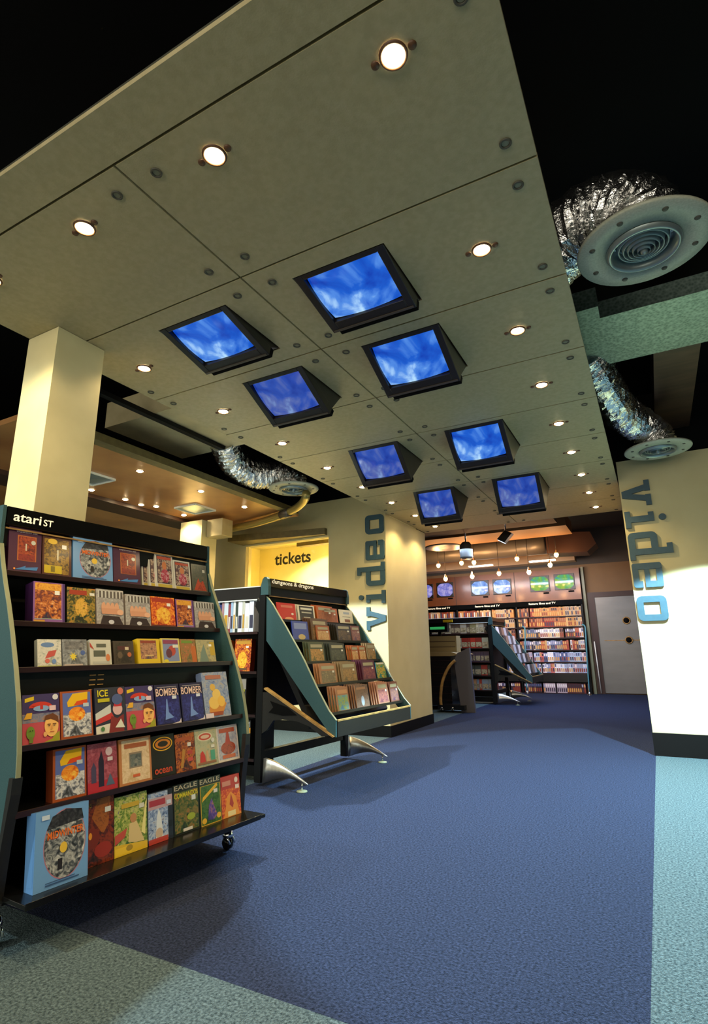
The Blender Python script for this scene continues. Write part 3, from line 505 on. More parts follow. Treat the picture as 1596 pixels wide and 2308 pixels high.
 'commandos': ('#141810', [('r', 0,0,1,1,'#10140e'), ('r', .04,.04,.96,.84,'a:18240e-3c5418-806c30-a85024'), ('t','EAGLE',.04,.88,.94,.98,'#b8ac94'), ('t','COMMANDOS',.04,.72,.96,.82,'#d8cc20'), ('r', .7,.62,.86,.72,'#d8dcdc'), ('r', .34,.04,.7,.1,'#d8d0c8'), ('e', .66,.3,.16,.07,'#98a830')]),
 'wizard': ('#18280e', [('r', 0,0,1,1,'#0e120c'), ('r', .04,.0,.97,.84,'#c8a428'), ('r', .07,.02,.94,.83,'a:1c380e-2c5c1c-48702c-3c3c20'), ('t','EAGLE',.04,.88,.94,.98,'#b8ac94'), ('p',((.1,.5),(.14,.6),(.8,.84),(.84,.78)),'#e0b020'), ('p',((.34,.1),(.4,.4),(.54,.54),(.64,.36),(.78,.16),(.6,.08)),'a:3c3078-5c40a0-c08030'), ('e', .18,.1,.1,.06,'#e0b020'), ('e', .84,.14,.1,.06,'#e0b020'), ('r', .64,.64,.82,.72,'#d8dcdc')]),
 'phoenix': ('#a82c1c', [('r', 0,0,1,1,'a:a8281c-c84024-e88028-f0b840'), ('r', 0,.68,1,1,'#b8302c'), ('p',((.1,.0),(.3,.5),(.5,.6),(.74,.46),(.92,.0)),'#e89838'), ('p',((.4,.3),(.5,.56),(.62,.3),(.56,.2)),'#b03c30'), ('r', .3,.02,.7,.14,'#f0dca0'), ('e', .8,.86,.09,.07,'#e8d8d0'), ('r', .74,.64,.94,.74,'#e8d8d4'), ('r', .06,.76,.5,.88,'#d08878')]),
}
def place_item(des, O, ud, wd, u0, z0, w0, wid, h, d, phi, name='game_box', label='', cat='game box', group=None):
    side, prims = D[des]
    mb = make_box(name, wid, h, d, side, prims, spine=side)
    R3 = Matrix((ud, tuple(-x for x in wd), (0,0,1))).transposed().to_4x4()
    M4 = Matrix.Translation(Vector(O)+Vector(ud)*u0+Vector(wd)*w0+Vector((0,0,z0))) @ R3 @ Matrix.Rotation(-phi, 4, 'X')
    o = mb.build(name, None, M4); tag(o, label, cat, group); return o
# ================================================================ RACKS
def frame4(O, ya):
    ud = (math.sin(ya), math.cos(ya), 0); wd = (math.cos(ya), -math.sin(ya), 0)
    R3 = Matrix((ud, tuple(-x for x in wd), (0,0,1))).transposed().to_4x4()
    return ud, wd, Matrix.Translation(Vector((O[0], O[1], 0))) @ R3          # local: x along the rack, -y outwards
def side_panel(t, x, prof, ma, me_, nm='side_panel', th=.013):
    mb = MB(); P = [(-a, z) for a, z in prof]
    mb.prism(P, x-th/2, x+th/2, 'x', ma); o = mb.build(nm, t)
    return o
def edge_strip(t, x, pts, mt, th=.015, k=.006):
    mb = MB()
    for a, c in zip(pts[:-1], pts[1:]):
        y0, z0 = -a[0], a[1]; y1, z1 = -c[0], c[1]
        mb.add([(x-th/2, y0, z0), (x+th/2, y0, z0), (x+th/2, y1, z1), (x-th/2, y1, z1), (x-th/2, y0-k, z0), (x+th/2, y0-k, z0), (x+th/2, y1-k, z1), (x-th/2, y1-k, z1)],
               [(0,1,2,3),(4,7,6,5),(0,4,5,1),(1,5,6,2),(2,6,7,3),(3,7,4,0)], mt)
    return mb.build('edge_strip', t)
def caster(t, x, y, zt):
    c = empty('caster'); c.parent = t; c.location = (x, y, 0)
    b = MB(); b.tube([(-.010, 0, .028), (.010, 0, .028)], .026, M['blackgloss'], 18); b.build('wheel', c)
    b = MB(); b.tube([(0, 0, zt), (0, 0, .075)], .008, M['chrome'], 10); b.tube([(-.016, -.03, .03), (-.016, 0, .07), (.016, 0, .07), (.016, -.03, .03)], .005, M['chrome'], 8)
    b.lathe([(0, .085), (.018, .082), (.026, .06), (.022, .052), (0, .05)], (0,0,0), M['chrome'], 14); b.build('fork', c)
L1 = 1.075
# ---- near rack (atari ST)
O1 = (-2.19, 1.18); u1, w1, F1 = frame4(O1, .056)
rack = empty('display_rack', M4=F1); tag(rack, 'tall dark rack of game boxes headed atari ST, nearest on the left', 'display rack')
outer = [(0,1.445),(.005,1.36),(.012,1.29),(.045,1.21),(.085,1.13),(.13,1.05),(.18,.95),(.235,.83),(.28,.72),(.305,.64),(.325,.56),(.335,.49),(.333,.44),(.325,.38),(.318,.30),(.312,.22),(.308,.13)]
full = outer+[(-.14,.13),(-.14,1.445)]
for x in (0, L1):
    side_panel(rack, x, full, M['teal'], None); edge_strip(rack, x, outer[2:12], M['tealedge'], .015, .004)
    b = MB(); P = [(-a, z) for a, z in [(.337,.49),(.337,.44),(.329,.38),(.321,.30),(.316,.22),(.312,.13),(.295,.13),(.30,.22),(.305,.3),(.312,.44),(.315,.49)]]; b.prism(P, x-.016, x+.016, 'x', M['darkgrey']); b.build('lower_edge', rack)
b = MB(); b.box(.01, L1-.01, .06, .08, .14, 1.40, M['blackmat']); b.build('back_panel', rack)
b = MB(); b.prism([(-.002,1.442),(-.002,1.372),(.006,1.365),(.06,1.365),(.06,1.445)], .011, L1-.011, 'x', M['blackgloss'])
b.prism([(.006,1.362),(.008,1.285),(.07,1.285),(.07,1.362)], .011, L1-.011, 'x', M['blackmat']); b.box(.011, L1-.011, -.006, -.001, 1.352, 1.358, M['wood'])
hd = b.build('header', rack); b = MB(); put_text(b, 'atari', .035, 1.388, .145, 1.424, -.0032, M['yellow']); b.build('header_text', hd); b = MB(); put_text(b, 'ST', .155, 1.388, .195, 1.416, -.0032, M['yellow']); b.build('header_text', hd)
rows1 = [(.035,1.182),(.115,.990),(.215,.826),(.295,.578),(.315,.382),(.430,.150)]
for k, (ws, zs) in enumerate(rows1):
    b = MB(); b.box(.012, L1-.012 if k < 5 else L1+.02, -ws-.012, .06, zs-.014, zs, M['blackgloss']); b.box(.012, L1-.012, -ws-.014, -ws-.010, zs-.016, zs+.004, M['redline' if k < 5 else 'blackgloss']); b.build('shelf', rack, bevel=.0015)
b = MB(); b.prism([(-.205,.81),(-.205,.72),(-.19,.72),(-.19,.81)], .012, L1-.012, 'x', M['blackmat']); vp = b.build('vent_panel', rack)
b = MB()
for j in range(4): b.box(.30, .325, -.208, -.205, .735+.018*j, .739+.018*j, M['wood']); b.box(.335, .36, -.208, -.205, .735+.018*j, .739+.018*j, M['wood'])
b.build('vent_slot', vp)
for x, y in ((.02, -.27), (L1-.06, -.29), (.10, .06), (L1-.06, .06)): caster(rack, x, y, .14)
b = MB(); b.box(.02, L1-.02, -.30, .06, .118, .134, M['blackmat']); b.build('base', rack)
G1 = 'game boxes on the near rack'
N1 = [
 (0, .03, .190, .05, [(.028,.128,.185,.045,'purple_art','dark purple game box with a framed red picture, leftmost on the top row'),
   (.160,.124,.175,.04,'gold_scene','brown game box with a golden scene and yellow sticker, second on the top row'),
   (.292,.190,.190,.05,'blue_oval','blue game box with a dark oval picture on the top row'),
   (.487,.145,.180,.04,'purple_art','dark purple framed game box right of the blue oval box on the top row'),
   (.66,.1,.172,.03,'white_red','pale game box standing behind two like it on the top row'),(.69,.1,.176,.03,'white_red','pale figure box, middle one of the stepped three on the top row'),
   (.722,.108,.178,.03,'white_red','pale figure box standing in front of two like it on the top row'),
   (.833,.110,.158,.03,'white_red','pale figure box, second from the right on the top row'),(.952,.108,.153,.03,'dark_flame','grey green box with red flames, rightmost on the top row')]),
 (1, .11, .2, .05, [(.105,.127,.162,.055,'battle','purple edged box with a crowded battle scene, leftmost on the second row'),
   (.240,.124,.152,.04,'warriors','dark box with green and gold creature, second on the second row'),(.370,.132,.156,.04,'fist','grey box with a big fist, leftmost of three fist boxes'),
   (.513,.133,.144,.04,'fist','grey box with a big fist, middle of three fist boxes'),(.650,.138,.145,.04,'orange_fire','orange fiery box between the fist boxes on the second row'),
   (.795,.114,.142,.04,'battle','battle scene box next to the right end of the second row'),(.915,.138,.140,.04,'fist','grey box with a big fist at the right end of the second row')]),
 (2, .205, .25, .03, [(.092,.09,.103,.02,'comic_white','small pale comic box, leftmost on the third row'),(.186,.100,.104,.02,'grey_star','small grey box with a yellow star on the third row'),
   (.298,.094,.104,.02,'news','small cream box with a dark square on the third row'),(.404,.098,.100,.02,'dark_poster','small dark brown box on the third row'),
   (.521,.115,.111,.03,'yellow_frame','small box with a wide yellow frame on the third row'),(.646,.105,.114,.03,'cherry','small blue and yellow box on the third row'),
   (.756,.093,.112,.02,'olive_comic','small olive and orange box on the third row'),(.853,.12,.110,.02,'sand','small sand coloured box at the right end of the third row')]),
 (3, .287, .25, .04, [(.028,.130,.163,.035,'space_man','box with a blond man and green alien, leftmost on the fourth row'),(.161,.124,.166,.04,'city_boom','orange framed box of an exploding city on the fourth row'),
   (.296,.132,.170,.035,'ice','dark box headed ICE with a masked face on the fourth row'),(.431,.138,.167,.035,'space_man','box with a blond man and green alien, right of the ICE box'),
   (.574,.130,.166,.035,'bomber','dark blue BOMBER box, left one of the two'),(.710,.130,.166,.035,'bomber','dark blue BOMBER box, right one of the two'),(.845,.165,.208,.035,'ship','tall blue grey box with a golden sailing ship on the fourth row')]),
 (4, .31, .2, .04, [(.142,.124,.169,.04,'city_boom','orange framed box of an exploding city, leftmost on the fifth row'),(.270,.122,.167,.035,'pencil','crimson box with a dark tower on the fifth row'),
   (.400,.148,.167,.045,'beige','beige box with a small square picture on the fifth row'),(.551,.118,.160,.035,'black_oval','black box with a gold oval emblem and ocean lettering on the fifth row'),
   (.672,.108,.152,.035,'red_figure','dark red box with orange streaks on the fifth row'),(.782,.130,.158,.035,'soda','pale green box with a red oval on the fifth row'),(.915,.138,.156,.035,'horses','white edged box with horses at the right end of the fifth row')]),
 (5, .335, .15, .05, [(.062,.183,.228,.05,'blue_oval','big blue MIDWINTER box with an oval picture, lowest row at the left'),(.248,.134,.218,.04,'brown_pen','dark reddish brown box headed DEGAS on the lowest row'),
   (.384,.144,.199,.035,'knight','green and yellow box with a knight on the lowest row'),(.530,.126,.183,.035,'rocket','narrow blue box with a white rocket on the lowest row'),
   (.658,.138,.188,.035,'commandos','dark green COMMANDOS box on the lowest row'),(.798,.128,.186,.035,'wizard','green box framed in gold with a wizard on the lowest row'),(.928,.122,.170,.035,'phoenix','red and orange box at the right end of the lowest row')])]
for r_, wf, phi, _, items in N1:
    zs = rows1[r_][1]
    for j, (uu, wid, h, d, des, lab) in enumerate(items):
        off = -.012 if lab.startswith('pale game box standing behind') else (-.006 if 'middle one of the stepped' in lab else 0)
        ww = wf+(.055 if (r_ == 5 and j == 0) else 0)+(.0012*(j % 3))+off*2.2
        place_item(des, (O1[0], O1[1], 0), u1, w1, uu, zs+.0005+(d*math.sin(phi) if 0 else 0), ww, wid, h, d, phi, label=lab, group=G1)
# ---- second rack (dungeons & dragons)
def wedge_rack(O, ya, text, label, L=1.075, rows=True):
    ud, wd, F = frame4(O, ya); t = empty('display_rack', M4=F); tag(t, label, 'display rack')
    cr = [(0,1.262),(.06,1.20),(.11,1.13),(.17,1.055),(.235,.965),(.29,.89),(.345,.81),(.40,.72),(.45,.638),(.50,.565),(.545,.50),(.60,.445),(.60,.344)]
    pol = cr+[(.575,.343),(.38,.47),(.17,.76) if 0 else (.30,.55),(.15,.76),(.01,.95)]
    # straight rear edge from the post to the tip
    pol = cr+[(.57,.344),(.01,.95)]
    for x in (0, L):
        side_panel(t, x, pol, M['teal'], None); edge_strip(t, x, cr[:-1], M['tealedge'], .015, .004)
        b = MB(); b.prism([(0.0,1.405),(-.012,1.39),(-.022,1.34),(-.022,1.275),(.05,1.275),(.05,1.34),(.035,1.39),(.02,1.405)], x-.014, x+.014, 'x', M['teal']); b.build('end_cap', t)
        b = MB(); b.box(x-.02, x+.02, .0, .055, .02, 1.275, M['blackmat']); b.build('post', t)
    b = MB(); b.prism([(-.018,1.395),(-.018,1.335),(.045,1.335),(.04,1.395)], .015, L-.015, 'x', M['blackgloss']); b.prism([(-.004,1.333),(-.006,1.262),(.045,1.262),(.045,1.333)], .015, L-.015, 'x', M['blackmat'])
    b.box(.015, L-.015, -.016, -.006, 1.264, 1.270, M['wood']); h = b.build('header', t)
    b = MB(); b.box(.02, L-.02, .03, .045, .48, 1.262, M['blackmat']); b.build('rear_panel', t)
    if text: b = MB(); put_text(b, text, .03, 1.352, .55, 1.392, -.0192, M['yellow']); b.build('header_text', h)
    b = MB(); b.prism([(.10,1.26),(-.40,.42),(-.38,.38),(.12,1.20)], .012, L-.012, 'x', M['blackmat']); b.build('back_panel', t)
    for (ws, zs) in ((.09,1.09),(.20,.945),(.315,.795),(.42,.65),(.52,.475)):
        b = MB(); b.box(.013, L-.013, -ws-.018, -ws+.09, zs-.008, zs, M['blackgloss']); b.box(.013, L-.013, -ws-.022, -ws-.016, zs-.008, zs+.010, M['darkgrey']); b.build('shelf', t)
    b = MB(); b.box(.011, L-.011, -.604, -.592, .344, .445, M['darkgrey']); b.box(.011, L-.011, -.606, -.59, .436, .446, M['wood']); b.build('front_board', t)
    b = MB(); b.box(.02, L-.02, -.55, -.5, .335, .345, M['blackmat']); b.box(.02, L-.02, .02, .07, .15, .21, M['blackmat']); b.build('base_bar', t)
    # triangular bracket with an arched cut-out
    b = MB(); T = .012
    b.prism([(0,.60),(-.06,.60),(-.575,.352),(-.50,.345),(-.40,.40),(-.30,.425),(-.18,.43),(-.10,.42),(-.05,.36),(0,.33)], -.006-T, -.006+T, 'x', M['darkgrey'])
    b.prism([(-.02,.632),(-.595,.350),(-.587,.343),(-.01,.622)], -.022, .012, 'x', M['wood']); b.build('bracket', t)
    b = MB(); b.prism([(-.07,.545),(-.10,.505),(-.06,.47),(-.18,.455),(-.30,.462),(-.22,.51)], -.022, -.0165, 'x', M['black']); b.build('bracket_hole', t)
    for x in (0, L):
        b = MB(); cs = []
        n = 12; v = []; f = []
        for k in range(n+1):
            s_ = k/n; yy = -.02-.36*s_; zt = .175-.125*s_**1.5; zb = .02+.033*min(1, s_*1.6)-.0*s_; zb = min(zb+.045*math.sin(PI*min(1, s_*1.1))*(.5), zt-.006); th = .022*(1-.75*s_)
            v += [(x-th, yy, zb), (x+th, yy, zb), (x+th*.6, yy, zt), (x-th*.6, yy, zt)]
        for k in range(n):
            for j in range(4): a = k*4+j; c = k*4+(j+1) % 4; f.append((a, c, c+4, a+4))
        f += [(3,2,1,0), (n*4, n*4+1, n*4+2, n*4+3)]
        b.add(v, f, M['alu'], True); b.build('foot', t, bevel=.0)
        b = MB(); b.tube([(x, -.335, .055), (x, -.335, .01)], .005, M['chrome'], 8); b.lathe([(0, .014), (.01, .012), (.034, .006), (.036, 0), (0, 0)], (x, -.335, 0), M['tealedge'], 24); b.build('levelling_foot', t)
    return t, ud, wd, F
O2 = (-2.46, 3.23)
t2, u2d, w2d, F2 = wedge_rack(O2, .056, 'dungeons & dragons', 'wedge shaped teal sided rack headed dungeons & dragons')
bk = lambda c, a: (c, [('r', 0,0,1,1,c), ('r', .08,.08,.92,.66,'a:'+a), ('r', .12,.74,.88,.90,'#a8a080'), ('r', .74,.56,.86,.66,'#e0dccc')])
D.update({'bk_red': ('#b02418', [('r',0,0,1,1,'#c8281c'),('r',.2,.74,.84,.88,'#d87860'),('e',.6,.12,.24,.1,'#e8a070'),('e',.8,.4,.07,.06,'#e8d8c8')]),
 'bk_white': ('#d8d0b8', [('r',0,0,1,1,'#e4e0cc'),('r',.08,.06,.92,.94,'#20221e'),('r',.16,.72,.84,.84,'#d8d8c8'),('r',.2,.52,.8,.6,'#b8b8a8'),('r',.3,.16,.7,.3,'#c0c0b0')]),
 'bk_orange': bk('#b8601c', '7a3c14-b06420-5c3c1c'), 'bk_cream': ('#d8ccb0', [('r',0,0,1,1,'#e8e0c8'),('r',.3,.7,.75,.85,'#a8b0b8'),('r',.34,.16,.74,.36,'#8a5a34'),('r',.2,.5,.8,.54,'#a0a090')]),
 'bk_blue': ('#2c3c8c', [('r',0,0,1,1,'#3c50a8'),('r',.12,.6,.9,.9,'#8494c8'),('e',.55,.2,.22,.14,'#c8b078')]),
 'bk_brown': bk('#5c4028', '4c3420-806040-a07c50'), 'bk_small': bk('#a85c2c', 'b07c40-d0a870-8c5028'), 'bk_dark': bk('#2c2820', '342c24-5c4c34-7c6430'), 'bk_mauve': bk('#7c4c3c', '5c3c54-8c6058-a87c5c'),
 'bk_green': bk('#4c5238', '5c5c30-a88040-c89050'), 'bk_grey': bk('#34382c', '30342c-484c3c-5c5c48'), 'bk_tan': bk('#a8744c', '8c7858-6c6048-b09868'), 'bk_tan2': bk('#8c7450', '60583c-9c7848-b08c50'),
 'bk_purple': bk('#5c2c40', '5c2c44-804050-a0643c'), 'bk_comic': ('#2c6c7c', [('r',0,0,1,1,'a:2c6c8c-30884c-d8a830-c04c28'),('r',.1,.88,.9,.98,'#d8d0c0')]),
 'bk_map': ('#a87c5c', [('r',0,0,1,1,'#a87450'),('r',.08,.05,.92,.66,'a:4c80b0-6c9ca0-90a848-c8a068'),('r',.1,.72,.9,.88,'#c89060')]), 'bk_figure': ('#9c6c48', [('r',0,0,1,1,'a:5c4840-846450-443438'),('e',.5,.3,.12,.22,'#a8b0bc'),('r',.1,.8,.8,.9,'#a87c5c')]),
 'bk_rose': bk('#b07c60', '6c3c48-a0605c-c08060')})
R2 = [(.09,1.09),(.20,.945),(.315,.795),(.42,.65),(.52,.475)]
ST = [ (0,.03,.215,.132,1,'bk_red','red booklet'),(0,.275,.215,.130,2,'bk_white','black and white framed booklet'),(0,.52,.23,.140,3,'bk_orange','yellow and orange booklet'),(0,.60,.22,.128,2,'bk_orange','orange booklet'),(0,.852,.21,.126,1,'bk_cream','cream booklet'),
 (1,.068,.19,.142,1,'bk_blue','blue booklet'),(1,.30,.22,.168,4,'bk_brown','brown booklet'),(1,.345,.175,.118,2,'bk_small','small orange book'),(1,.640,.215,.136,5,'bk_dark','dark booklet'),(1,.862,.135,.132,1,'bk_mauve','mauve booklet'),
 (2,.115,.185,.140,3,'bk_green','green booklet'),(2,.375,.205,.134,6,'bk_grey','dark grey booklet'),(2,.655,.1,.116,3,'bk_small','small orange book'),(2,.768,.105,.116,2,'bk_small','small golden book'),(2,.915,.14,.136,3,'bk_tan2','brown banded booklet'),
 (3,.096,.205,.136,3,'bk_tan','red topped grey booklet'),(3,.365,.21,.142,4,'bk_tan2','tan booklet'),(3,.660,.20,.148,5,'bk_purple','purple booklet'),(3,.882,.15,.130,1,'bk_comic','bright comic booklet'),
 (4,.155,.15,.158,4,'bk_map','booklet with a blue map'),(4,.40,.18,.158,5,'bk_figure','booklet with a pale figure'),(4,.715,.17,.160,4,'bk_rose','rose coloured booklet'),(4,.915,.14,.154,2,'bk_mauve','mauve booklet')]
rn = ['top', 'second', 'third', 'fourth', 'bottom']
GB = 'booklets on the teal sided rack'
for r_, uu, wid, h, n, des, lab in ST:
    ws, zs = R2[r_]; side, prims = D[des]; phi = .16
    for k in range(n):
        full_l = '%s, front of its stack, wedge rack %s row' % (lab, rn[r_]) if k == 0 else '%s, %s back in its stack, wedge rack %s row' % (lab, order[k], rn[r_])
        place_item(des, (O2[0], O2[1], 0), u2d, w2d, uu-.013*k, zs+.001, ws-.004-.013*k+(.012 if 'small' in lab else 0), wid, h+.0025*k, .006, phi, 'booklet', full_l, 'booklet', GB)
# ---- arm of shelves that faces the camera, beside a post
def arm(x0, x1, Y, levels, top, label, zt=1.30):
    t = empty('shelf_unit', (x0, Y, 0)); tag(t, label, 'shelf unit'); Wd = x1-x0
    b = MB(); b.box(0, Wd, .16, .18, .1, zt, M['blackmat']); b.build('back_panel', t)
    b = MB(); b.box(0, Wd, -.02, .10, zt-.045, zt+.045, M['blackgloss']); b.box(0, Wd, -.024, -.02, zt-.052, zt-.044, M['white']); b.box(0, Wd, -.024, .1, zt+.045, zt+.052, M['white']); b.build('header', t)
    for z in levels: b = MB(); b.box(0, Wd, -.03, .16, z-.014, z, M['blackgloss']); b.box(0, Wd, -.034, -.03, z-.016, z+.002, M['redline']); b.build('shelf', t)
    for x in (0, Wd): b = MB(); b.box(x-.012, x+.012, -.01, .18, .02, zt-.05, M['blackmat']); b.build('side_panel', t)
    b = MB(); b.box(.02, Wd-.02, .02, .14, .03, .1, M['blackmat']); b.build('base', t)
    return t
arm(-3.62, -2.565, 3.30, (1.015, .735, .44, .15), '', 'dark shelf unit facing the camera between the two racks')
cols = ['#8a3424', '#b03a28', '#40404a', '#a88430', '#28382c', '#6a8cc0', '#24306c', '#a87c80', '#c8d0d8', '#8c3c44', '#9cb4d0', '#dcdcd8', '#2c3c34', '#f0f0f0', '#c8c4b4', '#f4f4fa', '#dfe4f4']
x = -3.10
cn = ['red brown', 'red', 'dark grey', 'mustard', 'dark green', 'sky blue', 'navy', 'dusty pink', 'pale blue', 'maroon', 'light blue', 'off white', 'bottle green', 'white', 'stone', 'bright white', 'white lilac']
for k, c in enumerate(cols):
    wd_ = .024 if k not in (8, 13, 15, 16) else .042
    b = MB(); hh = .215+.014*((k*7) % 3)
    b.box(0, wd_-.002, 0, .14, 0, hh, C(c, .35, .3)); b.box(.004, wd_-.006, -.0006, 0, .03, hh*.55, C(['#d8d0c0', '#3c3c50', '#c09030'][k % 3]))
    o = b.build('slim_case'); o.location = (x, 3.285, 1.0152); tag(o, '%s spine of a slim case on the top shelf between the racks' % cn[k], 'game case', 'slim cases in a row on the upper shelf'); x += wd_
D['fire2'] = ('#5c1c0c', [('r',0,0,1,1,'a:48140a-a83010-e88018-f8c838'), ('r',.1,.84,.94,.96,'#c8902c'), ('e',.5,.34,.28,.26,'a:d86c10-f8b828-f8e050'), ('r',.68,.72,.84,.78,'#e8e0d8'), ('r',.1,.04,.8,.1,'#6c4c28')])
place_item('fire2', (0,0,0), (1,0,0), (0,-1,0), -2.795, .7355, -3.285, .155, .232, .05, .06, label='orange fiery game box facing out on the shelf between the racks', group='boxes between the racks')
place_item('orange_fire', (0,0,0), (1,0,0), (0,-1,0), -2.99, .7355, -3.285, .155, .225, .05, .06, label='orange box half hidden left of the fiery box', group='boxes between the racks')
b = MB(); b.box(0, .05, 0, .16, 0, .245, C('#2c2824', .35, .3)); b.box(.004, .046, -.0006, 0, .17, .24, C('#a09488')); put_text(b, 'FIGHTING', .010, .02, .036, .17, -.001, C('#d8d820'), True)
o = b.build('game_box'); o.location = (-2.72, 3.29, .4405); tag(o, 'dark box spine with vertical yellow lettering on the third shelf', 'game box', 'boxes between the racks')
b = MB(); b.box(0, .04, 0, .16, 0, .24, C('#3c3834', .35, .3)); b.box(.004, .036, -.0006, 0, .02, .2, C('#807870')); o = b.build('game_box'); o.location = (-2.765, 3.29, .4405); tag(o, 'dark grey box spine left of the yellow lettered one', 'game box', 'boxes between the racks')
b = MB(); b.box(0, .055, 0, .16, 0, .25, C('#181818', .35, .3)); b.box(.0, .055, -.0006, 0, .11, .2, C('#d88c20')); put_text(b, 'WI', .006, .205, .05, .24, -.001, C('#c8c8c8'))
o = b.build('game_box'); o.location = (-2.675, 3.29, .1505); tag(o, 'black and orange box spine on the lowest shelf between the racks', 'game box', 'boxes between the racks')
# ================================================================ VIDEO ROOM
# wall of cassettes
HB = empty('wall_shelving', (-1.25, YB, 0)); tag(HB, 'long wall of black shelves full of video cases under the screens', 'shelving')
BL = 3.9; SH = [1.515, 1.305, 1.085, .845, .612, .395, .012]
b = MB(); b.box(-BL, 0, -.02, -.005, 0, 1.8, M['blackmat']); b.build('back_panel', HB)
for z in SH: b = MB(); b.box(-BL, 0, -.19, -.02, z-.018, z, M['blackgloss']); b.box(-BL, 0, -.194, -.19, z-.02, z+.003, M['redline']); b.build('shelf', HB)
b = MB(); b.box(-BL, 0, -.20, -.02, .225, .375, M['darkgrey']); b.build('lower_panel', HB)
b = MB(); b.prism([(-.21,1.735),(-.23,1.835),(-.02,1.835),(-.02,1.735)], -BL, .02, 'x', M['blackgloss']); h = b.build('header', HB)
for xx in (-1.03, -2.18, -3.29): b = MB(); put_text(b, 'feature films and TV', xx, 1.765, xx+.54, 1.805, -.232, M['yellow']); b.build('header_text', h)
for xx in (0, -1.30, -2.6, -3.9): b = MB(); b.box(xx-.015, xx+.015, -.2, -.005, 0, 1.8, M['blackmat']); b.build('upright', HB)
pal = {'warm': ['#a85830', '#c07838', '#8c3c20', '#c89048', '#6c3820', '#d8a870', '#7c4830', '#b8a080', '#9c2c1c', '#4c3028', '#bca488'],
       'mix': ['#c8c0b0', '#b04838', '#d8d0c0', '#8c5c48', '#68707c', '#e0dccc', '#a8483c', '#c09868', '#7480a0', '#4c3c3c', '#d0c8c8'],
       'cool': ['#d8e0f0', '#a8b8e0', '#f0f0f8', '#8494c0', '#c8b0b8', '#e8e8f0', '#5c6c9c', '#b0c4dc', '#d87c74', '#f0f4fc', '#98a4b8'],
       'dark': ['#301818', '#50242c', '#201c24', '#5c3c44', '#181418', '#8c7c84', '#3c2028', '#b8a8b0', '#28242c', '#6c2c34', '#443840']}
def hue(h):
    r, g, b_ = [int(h[i:i+2], 16) for i in (1, 3, 5)]; L = (r+g+b_)/3; sat = max(r, g, b_)-min(r, g, b_)
    if sat < 34: return 'white' if L > 200 else 'silver' if L > 150 else 'grey' if L > 90 else 'black'
    if b_ > r: return 'azure' if L > 160 else 'blue'
    if g > .72*r: return 'cream' if L > 150 else 'tan' if L > 110 else 'brown'
    return ('orange' if g > .5*r else 'red') if L > 90 else 'maroon'
cm = {}
def case_mesh(c, w_, h_, k):
    key = (c, w_, h_)
    if key not in cm:
        b = MB(); b.box(0, w_, 0, .11, 0, h_, C(c, .4)); b.box(w_*.15, w_*.85, -.001, 0, h_*.12, h_*.5, C(['#c89048', '#8c3c24', '#3c3040', '#caa060'][k % 4])); b.box(w_*.15, w_*.85, -.001, 0, h_*.62, h_*.9, C(['#30202c', '#c8a060', '#a87048'][k % 3]) if hue(c) in ('orange', 'brown', 'tan', 'cream', 'red', 'maroon') else C(['#50587c', '#e8e0e0', '#a0a0b8'][k % 3])); cm[key] = b.mesh('video_case')
    return cm[key]
pn = ['warm', 'warm', 'mix', 'mix', 'cool', 'cool', 'dark']; rl = ['top', 'second', 'third', 'fourth', 'fifth', 'sixth', 'bottom']
random.seed(11); stuff = MB(); row_ = []
for r_, z in enumerate(SH):
    x = -1.275; n = 0; tint = random.choice(pal[pn[r_]])
    while x > -5.12:
        if random.random() < .4: tint = random.choice(pal[pn[r_]])
        wd_ = .0385; hh = random.choice([.178, .184, .19]) if r_ < 6 else .185
        if abs(x+2.55) < .045 or abs(x+3.85) < .045: x -= .04; continue
        if random.random() < .03: x -= .03; continue
        if x > -3.02:
            o = bpy.data.objects.new('video_case', case_mesh(tint, wd_-.002, hh, n)); COL.objects.link(o); o.location = (x-wd_, YB-.175, z+.0005)
            row_.append((o, hue(tint), 'left part' if x < -2.45 else 'middle' if x < -1.9 else 'right part', rl[r_]))
        else:
            stuff.box(x-wd_, x-.002, YB-.175, YB-.06, z+.0005, z+hh, C(tint, .4)); stuff.box(x-wd_*.85, x-wd_*.2, YB-.176, YB-.175, z+hh*.2, z+hh*.8, C(['#e0d8c8', '#8c3c34', '#3c4060', '#caa060'][n % 4]))
        x -= wd_; n += 1
for i, (o, h_, pt, rw) in enumerate(row_):
    l_ = row_[i+1][1] if i+1 < len(row_) and row_[i+1][3] == rw else 'missing'; r__ = row_[i-1][1] if i and row_[i-1][3] == rw else 'missing'
    tag(o, '%s video case between %s and %s ones, %s wall shelf, %s' % (h_, l_, r__, rw, pt) if 'missing' not in (l_, r__) else '%s video case at the far end of the %s wall shelf, %s' % (h_, rw, pt), 'video case', 'video cases on the %s wall shelf' % rw)
o = stuff.build('video_case_row'); tag(o, 'further rows of video cases at the left end of the far wall shelves', 'video cases'); o['kind'] = 'stuff'
